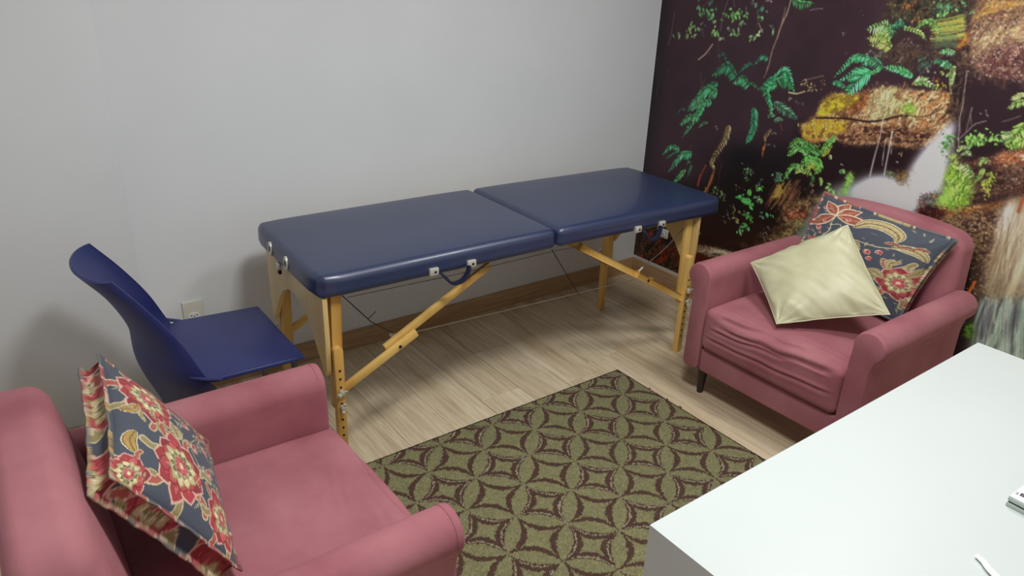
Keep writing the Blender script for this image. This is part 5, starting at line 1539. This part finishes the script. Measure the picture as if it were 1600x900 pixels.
def cushion_mesh(name, Q, thick, N, flange=0.010, gusset=0.0, P=None, seed=1, wr=.004, pinch=.06):
    """pillow over the four corners Q (top left, top right, bottom right, bottom left seen from its front)"""
    Q = np.array(Q, float)
    s = np.linspace(-1, 1, N); s = np.sign(s) * (1 - (1 - np.abs(s)) ** 1.25)
    B, A = np.meshgrid(s, s, indexing='ij')                         # A right, B up
    u, v = (A + 1) / 2, (B + 1) / 2
    # sides of a filled cushion draw in between the corners
    Ai = A * (1 - pinch * (1 - B ** 2)); Bi = B * (1 - pinch * (1 - A ** 2))
    ui, vi = (Ai + 1) / 2, (Bi + 1) / 2
    base = (Q[3] * ((1 - ui) * (1 - vi))[..., None] + Q[2] * (ui * (1 - vi))[..., None] + Q[1] * (ui * vi)[..., None] + Q[0] * ((1 - ui) * vi)[..., None])
    n = np.cross(Q[2] - Q[3], Q[0] - Q[3]) + np.cross(Q[1] - Q[2], Q[3] - Q[2]) * 0
    n /= np.linalg.norm(n)
    prof = ((1 - np.abs(A) ** 2.6) * (1 - np.abs(B) ** 2.6)) ** .62
    wri = (value_noise(u * .4, v * .4 + .13 * u, .07, seed) - .5) * .7 + (value_noise(u * .4 + v * .25, v * .12, .03, seed + 1) - .5) * .5
    ed = np.clip(1.25 - prof, .3, 1)
    rad = np.hypot(A, B)
    # radiating corner creases
    cr = np.zeros_like(A)
    for ca, cb in ((1, 1), (1, -1), (-1, 1), (-1, -1)):
        dx, dy = ca - A, cb - B
        th = np.arctan2(np.abs(dy), np.abs(dx) + 1e-6); d = np.hypot(dx, dy)
        cr += np.sin(th * 13 + seed) * np.exp(-(d / .55) ** 2) * np.clip(d / .2, 0, 1)
    h = thick * prof + wr * (wri * 2 * ed + cr * .35) * np.clip(prof * 4, 0, 1) + gusset / 2
    front = base + n * h[..., None]
    back = base - n * (thick * prof * .35 + gusset / 2)[..., None]
    nv = N * N
    V = [front.reshape(-1, 3), back.reshape(-1, 3)]
    F = [grid_faces(N, N), grid_faces(N, N, nv)[:, ::-1]]
    # rim: flange (or gusset) strip joining both faces
    b0 = [(0, j) for j in range(N)] + [(i, N - 1) for i in range(1, N)] + [(N - 1, j) for j in range(N - 2, -1, -1)] + [(i, 0) for i in range(N - 2, 0, -1)]
    idx = np.array([i * N + j for i, j in b0]); m = len(idx)
    ctr = base.reshape(-1, 3)[idx]
    out = ctr - base.mean((0, 1)); out -= n * (out @ n)[:, None]
    side = np.zeros_like(out)
    ab = np.array([(A[i, j], B[i, j]) for i, j in b0])
    ex = Q[2] - Q[3] + Q[1] - Q[0]; ex /= np.linalg.norm(ex); ey = Q[0] - Q[3] + Q[1] - Q[2]; ey /= np.linalg.norm(ey)
    wx = (np.abs(ab[:, 0]) > .999) * np.sign(ab[:, 0]); wy = (np.abs(ab[:, 1]) > .999) * np.sign(ab[:, 1])
    side = ex * wx[:, None] + ey * wy[:, None]
    f0, bk0 = front.reshape(-1, 3)[idx], back.reshape(-1, 3)[idx]
    wav = (np.sin(np.arange(m) * .31) * .5 + np.sin(np.arange(m) * .13 + 1) * .8)[:, None] * n * .0018
    if gusset > 0:
        rings = [f0 + side * flange * .5 + n * .001 + wav * .5, f0 + side * flange + n * .002 + wav, f0 + side * flange - n * .002 + wav, f0 + side * .002 - n * .006,
                 ctr + n * gusset * .34 - side * .002, ctr + n * gusset * .2 - side * .004, ctr + n * gusset * .06 - side * .005, ctr - n * gusset * .08 - side * .005, ctr - n * gusset * .22 - side * .004, ctr - n * gusset * .34 - side * .002,
                 bk0 + side * .002 + n * .006, bk0 + side * flange + n * .002 - wav, bk0 + side * flange - n * .002 - wav, bk0 + side * flange * .5 - n * .001]
    else:
        rings = [f0 + side * flange * .4 + n * .0015, ctr + side * flange + wav + n * .0006, ctr + side * flange + wav - n * .0006, bk0 + side * flange * .4 - n * .0015]
    off = 2 * nv; prev = idx
    for r in rings:
        V.append(r); cur = np.arange(off, off + m); off += m
        F.append(np.stack([prev, np.roll(prev, -1), np.roll(cur, -1), cur], -1)); prev = cur
    F.append(np.stack([prev, np.roll(prev, -1), np.roll(idx + nv, -1), idx + nv], -1))
    V = np.vstack(V); F = np.vstack(F)
    col = None
    if P is not None:
        def look(uu, vv, flip=False):
            iu = np.clip(((1 - uu if flip else uu) * .465 / P.px).astype(int), 0, P.w - 1); iv = np.clip((vv * .465 / P.px).astype(int), 0, P.h - 1)
            return P.a[iv, iu]
        cs = [look(u.ravel(), v.ravel()), look(u.ravel(), v.ravel(), True)]
        dd = np.hypot(*np.diff(np.vstack([ab, ab[:1]]), axis=0).T); per2 = (np.cumsum(dd) / 2 + .35) % 1
        for k in range(len(rings)):
            uu = (ab[:, 0] + 1) / 2 * .86 + .07; vv = (ab[:, 1] + 1) / 2 * .86 + .07
            kk = k / max(1, len(rings) - 1)
            if gusset > 0 and 2 < k < 11:
                cs.append(look(np.clip(per2, 0.01, .99), np.full(m, .74 - .15 * (kk - .2))))
            elif gusset > 0 and k in (1, 2, 11, 12):
                c0 = look(uu, vv); cs.append(c0 * .55 + np.array((74, 68, 58)))
            else: cs.append(look(uu, vv))
        col = lin(np.vstack(cs)) * 1.05
    me = np_mesh(name, V, F, True, col)
    bm = bmesh.new(); bm.from_mesh(me); bmesh.ops.recalc_face_normals(bm, faces=bm.faces[:]); bm.to_mesh(me); bm.free()
    me.polygons.foreach_set('use_smooth', [True] * len(me.polygons))
    return me

M_FLORAL = print_mat('floral cotton print', .68, sheen=.15, bump=.12, spec=.3)
M_SATIN = mat('olive satin', (210, 207, 172), .46, rgb2=(194, 190, 154), scale=9, sheen=.3, bump=.04, bscale=700, spec=.6)
def cushion(name, label, Q, mt, **kw):
    Q = np.array(Q, float); o = Q.mean(0); o[2] = Q[:, 2].min()
    me = cushion_mesh(name, Q - o, **kw)
    ob = link(name, me, mt); ob.location = o
    return tag(ob, label, 'cushion', 'floral cushions' if 'floral' in name else None)
cushion('floral_cushion', 'slate blue floral cushion behind the olive satin cushion, on the armchair by the mural',
        [(-.190, -1.205, .800), (-.205, -1.722, .765), (-.310, -1.655, .448), (-.320, -1.168, .475)], M_FLORAL, thick=.050, N=170, flange=.012, gusset=.03, P=floral_a(), seed=4, wr=.0025)
cushion('satin_cushion', 'plain olive satin cushion on the seat of the armchair by the mural',
        [(-.570, -1.162, .565), (-.375, -1.415, .765), (-.520, -1.712, .550), (-.745, -1.430, .452)], M_SATIN, thick=.064, N=120, flange=.002, seed=9, wr=.011, pinch=.03)
cushion('floral_cushion', 'slate blue floral cushion with flanged edges on the left foreground armchair',
        [(-2.918, -1.490, .728), (-2.868, -1.100, .772), (-2.690, -1.125, .496), (-2.746, -1.540, .466)], M_FLORAL, thick=.045, N=190, flange=.012, gusset=.050, P=floral_b(), seed=13, wr=.003)
# ------------------------------------------------------------------ rug
def rug():
    x0, x1, y0, y1 = -2.26, -.896, -2.90, -.813
    px = .0036
    gx = np.arange(x0, x1 + px / 2, px); gy = np.arange(y0, y1 + px / 2, px)
    X, Y = np.meshgrid(gx, gy, indexing='ij')
    rs = np.random.RandomState(2)
    jx = (value_noise(X, Y, .006, 5) - .5) * .006; jy = (value_noise(X, Y, .006, 6) - .5) * .006
    # lattice of interlocking circles turned 45 degrees to the rug
    q = .1155
    a = (X + jx + 1.254); b = (Y + jy + 1.208)
    I = (a / q - b / q) / 2; J = -(a / q + b / q) / 2
    def bow(t):    # bulge of a petal along its length
        f = t - np.floor(t)
        return np.maximum(4 * f * (1 - f), .02)
    dI = np.abs(I - np.round(I)); dJ = np.abs(J - np.round(J))
    e = np.minimum(dJ / bow(I), dI / bow(J))       # 0 on the petal axes, grows towards the middle of a cell
    e = e + (value_noise(X, Y, .0045, 21) - .5) * .035
    par = (np.floor(I) + np.floor(J)).astype(int) % 2 == RUG_PAR
    olive = np.array((140, 134, 97.)); olive2 = np.array((116, 115, 86.)); dark = np.array((84, 62, 54.)); tan = np.array((150, 142, 118.))
    n = value_noise(X, Y, .012, 9)[..., None] * .5 + value_noise(X, Y, .3, 10)[..., None] * .5
    col = olive * n + olive2 * (1 - n)
    fib = .86 + .26 * rs.rand(*X.shape)
    th = np.where(par, .0, .0)
    band_plain = (e > .160) & (e < .285)
    d1 = (e > .148) & (e < .190); lt = (e >= .190) & (e < .222); d2 = (e >= .222) & (e < .335)
    # bands thin out and the double outline opens at the cell corners
    cm = np.minimum(np.maximum(dI, dJ), 1)
    col = np.where((~par & band_plain)[..., None], dark, col)
    col = np.where((par & (d1 | d2))[..., None], dark, col)
    col = np.where((par & lt)[..., None], tan, col)
    edge = np.minimum(np.minimum(X - x0, x1 - X), np.minimum(Y - y0, y1 - Y))
    col = np.where((edge < .008)[..., None], np.array((52, 38, 32.)), col)
    col = col * fib[..., None]
    Z = .0085 + .0016 * rs.rand(*X.shape); Z[edge < .002] = .0005
    V = np.stack([X, Y, Z], -1).reshape(-1, 3); c = np.array((-1.578, -1.8565, 0))
    me = np_mesh('area_rug', V - c, grid_faces(len(gx), len(gy)), False, lin(col).reshape(-1, 3) * 1.02)
    o = link('area_rug', me, print_mat('woven rug pile', .95, spec=.1)); o.location = c
    M_THREAD = mat('brown yarn', (60, 44, 38), .9, .2, 80)
    for y, k in ((-1.005, .010), (-1.105, .008), (-1.172, .012), (-1.179, .009)):     # loose yarn ends along one edge
        bm = bmesh.new(); tube(bm, [(x1 - .004 - c[0], y - c[1], .008), (x1 + k * .5 - c[0], y + .004 - c[1], .009), (x1 + k - c[0], y + .002 - c[1], .003)], .0016, 6)
        link('loose_thread', fin(bm, 'loose_thread'), M_THREAD, o)
    return tag(o, 'olive and brown rug with interlocking circle pattern on the oak floor', 'rug')
RUG_PAR = 0
rug()

# ------------------------------------------------------------------ desk
M_DESK = mat('white laminate', (206, 212, 211), .38, .02, 4)
DX0, DX1, DY0, DY1, DZ = -2.191, -.962, -2.86, -2.136, .755
desk = thing('desk', 'white laminate desk in the right foreground', 'desk', ((DX0 + DX1) / 2, (DY0 + DY1) / 2, 0))
def dpart(name, lo, hi, bv=.0015):
    c = desk.location
    return link(name, boxmesh(name, Vector(lo) - c, Vector(hi) - c, bv, 2), M_DESK, desk)
HX, HY, B0 = (DX1 - DX0) / 2, (DY1 - DY0) / 2, .0108               # top and both ends are one mitred run of board, standing on the rug
bm = bmesh.new()
prism(bm, [(-HX, B0), (-HX, DZ), (HX, DZ), (HX, B0), (HX - .03, B0), (HX - .03, DZ - .03), (-HX + .03, DZ - .03), (-HX + .03, B0)], 1, -HY, HY, .0015, 2)
link('desk_body', fin(bm, 'desk_body'), M_DESK, desk)
dpart('modesty_panel', (DX0 + .0305, DY1 - .05, .18), (DX1 - .0305, DY1 - .032, DZ - .0302))

# white box file / booklet with print, at the right edge
M_BOOK = mat('white glossy card', (226, 226, 232), .35, .02, 10)
M_PAPER = mat('grey green page block', (176, 188, 178), .6, .08, 60)
M_INK = mat('black print', (24, 24, 34), .6, .1, 50)
bk = thing('booklet', 'thick white booklet with black print lying on the desk', 'booklet', (-1.512, -2.520, DZ), math.radians(-1.5))
def bpart(name, lo, hi, m, bv=.0012): return link(name, boxmesh(name, lo, hi, bv, 2), m, bk)
bpart('lower_cover', (-.105, -.075, .0), (.105, .055, .0085), M_PAPER)
bpart('page_block', (-.1025, -.073, .0088), (.103, .053, .0112), M_INK, .0004)
bpart('upper_cover', (-.105, -.075, .0114), (.105, .055, .0212), M_PAPER, .002)
top = bpart('cover_sheet', (-.1035, -.0735, .0213), (.104, .0538, .0219), M_BOOK, .0002)
def text(body, x, y, size, rot, bold=0.0):
    cu = bpy.data.curves.new('print', 'FONT'); cu.body = body; cu.size = size; cu.extrude = .0001; cu.offset = bold
    tmp = bpy.data.objects.new('tmp', cu); C.objects.link(tmp)
    dg = bpy.context.evaluated_depsgraph_get()
    me = bpy.data.meshes.new_from_object(tmp.evaluated_get(dg)); bpy.data.objects.remove(tmp)
    me.materials.clear(); me.materials.append(M_INK)
    o = link('printed_character', me, None, bk); o.location = (x, y, .0221); o.rotation_euler = (0, 0, rot)
    return o
text('2', -.0885, .0520, .011, math.radians(-88)); text('81', -.0875, .0450, .016, math.radians(-88), .0006)

# curved white strap tail on the desk
M_WHITE = mat('white plastic', (236, 238, 236), .35, .02, 10)
bm = bmesh.new()
pts = curve_pts([(-1.800, -2.492, .0045), (-1.806, -2.505, .0055), (-1.819, -2.522, .0060), (-1.833, -2.556, .0062), (-1.842, -2.60, .0065), (-1.85, -2.66, .0065)], 24)
o3 = Vector((-1.80, -2.49, 0))
tube(bm, [p - o3 for p in pts], .0048, 10, .0085, .62)
cord = link('cable_tail', fin(bm, 'cable_tail'), M_WHITE); cord.location = (-1.80, -2.49, DZ)
tag(cord, 'curved white cable tail lying on the desk at the bottom edge', 'cable')

# ------------------------------------------------------------------ wall outlets
M_PLATE = mat('ivory outlet plate', (224, 222, 210), .4, .03, 20)
def outlet(label, loc, rotz, w, h):
    t = thing('wall_outlet', label, 'outlet', loc, rotz, 'wall outlets')
    bm = bmesh.new(); box(bm, (-w / 2, -.011, -h / 2), (w / 2, 0, h / 2), .004, 3)
    link('cover_plate', fin(bm, 'cover_plate'), M_PLATE, t)
    zc = -.004 if h > w else 0
    hexa = [(-.021, -.012), (.021, -.012), (.021, .003), (.012, .012), (-.012, .012), (-.021, .003)]
    bm = bmesh.new(); prism(bm, [(a, b + zc) for a, b in hexa], 1, -.0145, -.0105, .001, 1)
    sk = link('socket_module', fin(bm, 'socket_module'), M_WHITE, t)
    for dx, dz in ((-.010, .002), (0, -.002), (.010, .002)):
        bm = bmesh.new(); cyl(bm, (dx, -.0146, zc + dz), (0, 1, 0), .0025, .001, 10)
        link('pin_hole', fin(bm, 'pin_hole'), M_HOLE, sk)
    return t
outlet('ivory wall outlet on the white wall behind the blue chair', (-2.424, 0, .336), 0, .074, .114)
outlet('white wall outlet plate low on the mural wall under the massage table', (-.0014, -.206, .298), math.pi / 2 * 3, .076, .05)

# ------------------------------------------------------------------ blue plastic chair
M_BLUE = mat('navy plastic', (46, 54, 112), .45, .10, 6, bump=.06, bscale=300, spec=.5)
M_LEG = mat('grey steel tube', (120, 120, 124), .35, .1, 30, metal=.8)
chair = thing('plastic_chair', 'navy blue plastic shell chair between the left armchair and the white wall', 'chair', (-2.44, -.500, 0), 0.0)
def shell():
    """curved back wrapping round the rear of the seat"""
    na, nb = 41, 25
    a = np.linspace(-1, 1, na); b = np.linspace(0, 1, nb)
    # rows: below the seat, at seat height, two mid rows, top
    rows = [  # z(mid), z(end), half width, x rear, x ends
        (.300, .365, .185, -.215, -.075),
        (.445, .452, .232, -.262, -.120),
        (.565, .575, .212, -.268, -.172),
        (.690, .690, .192, -.318, -.240),
        (.785, .790, .172, -.385, -.312)]
    ctrl = []
    for zm, ze, w, xr, xe in rows:
        k = np.abs(a)
        y = w * np.sin(a * math.pi / 2 * .98) / math.sin(math.pi / 2 * .98)
        xx = xr + (xe - xr) * (1 - np.cos(a * math.pi / 2)) ** 1.0
        z = zm + (ze - zm) * k ** 2
        ctrl.append(np.stack([xx, y, z], -1))
    ctrl = np.array(ctrl)                                              # rows x na x 3
    G = np.stack([smooth_line3(ctrl[:, i], nb) for i in range(na)], 0)  # na x nb x 3
    du = np.gradient(G, axis=0); dv = np.gradient(G, axis=1); n = np.cross(du, dv); n /= np.linalg.norm(n, axis=-1, keepdims=True)
    t = .004
    V = np.vstack([(G + n * t).reshape(-1, 3), (G - n * t).reshape(-1, 3)]); nv = na * nb
    F = [grid_faces(na, nb), grid_faces(na, nb, nv)[:, ::-1]]
    per = [i * nb for i in range(na)] + [(na - 1) * nb + j for j in range(1, nb)] + [i * nb + nb - 1 for i in range(na - 2, -1, -1)] + [j for j in range(nb - 2, 0, -1)]
    per = np.array(per); F.append(np.stack([per, per + nv, np.roll(per, -1) + nv, np.roll(per, -1)], -1))
    me = np_mesh('backrest', V, np.vstack(F))
    bm = bmesh.new(); bm.from_mesh(me); bmesh.ops.recalc_face_normals(bm, faces=bm.faces[:]); bm.to_mesh(me); bm.free()
    me.polygons.foreach_set('use_smooth', [True] * len(me.polygons)); me.set_sharp_from_angle(angle=.8)
    return me
link('backrest', shell(), M_BLUE, chair)
bm = bmesh.new()
prism(bm, [(.184, -.222), (.184, .222), (-.10, .232), (-.185, .150), (-.205, .095), (-.205, -.095), (-.185, -.150), (-.10, -.232)], 2, .432, .448, .006, 3)
for v in bm.verts:      # waterfall front edge and a shallow dish
    v.co.z += -.010 * max(0, (v.co.x - .12) / .064) ** 2
link('seat', fin(bm, 'seat'), M_BLUE, chair)
for s in (-1, 1):
    bm = bmesh.new(); tube(bm, curve_pts([(-.08, s * .232, .440), (-.13, s * .236, .458), (-.165, s * .222, .470)], 8), .006, 8)
    link('seat_rim', fin(bm, 'seat_rim'), M_BLUE, chair)
for sx, ex in ((.15, .185), (-.13, -.20)):
    for sy in (-1, 1):
        bm = bmesh.new(); tube(bm, [(sx, sy * .16, .433), (sx + .01, sy * .175, .40), (ex, sy * .215, .0)], .010, 12)
        link('leg', fin(bm, 'leg'), M_LEG, chair)
for sx in (.15, -.13):
    bm = bmesh.new(); tube(bm, [(sx, -.16, .425), (sx, .16, .425)], .009, 10)
    link('cross_tube', fin(bm, 'cross_tube'), M_LEG, chair)
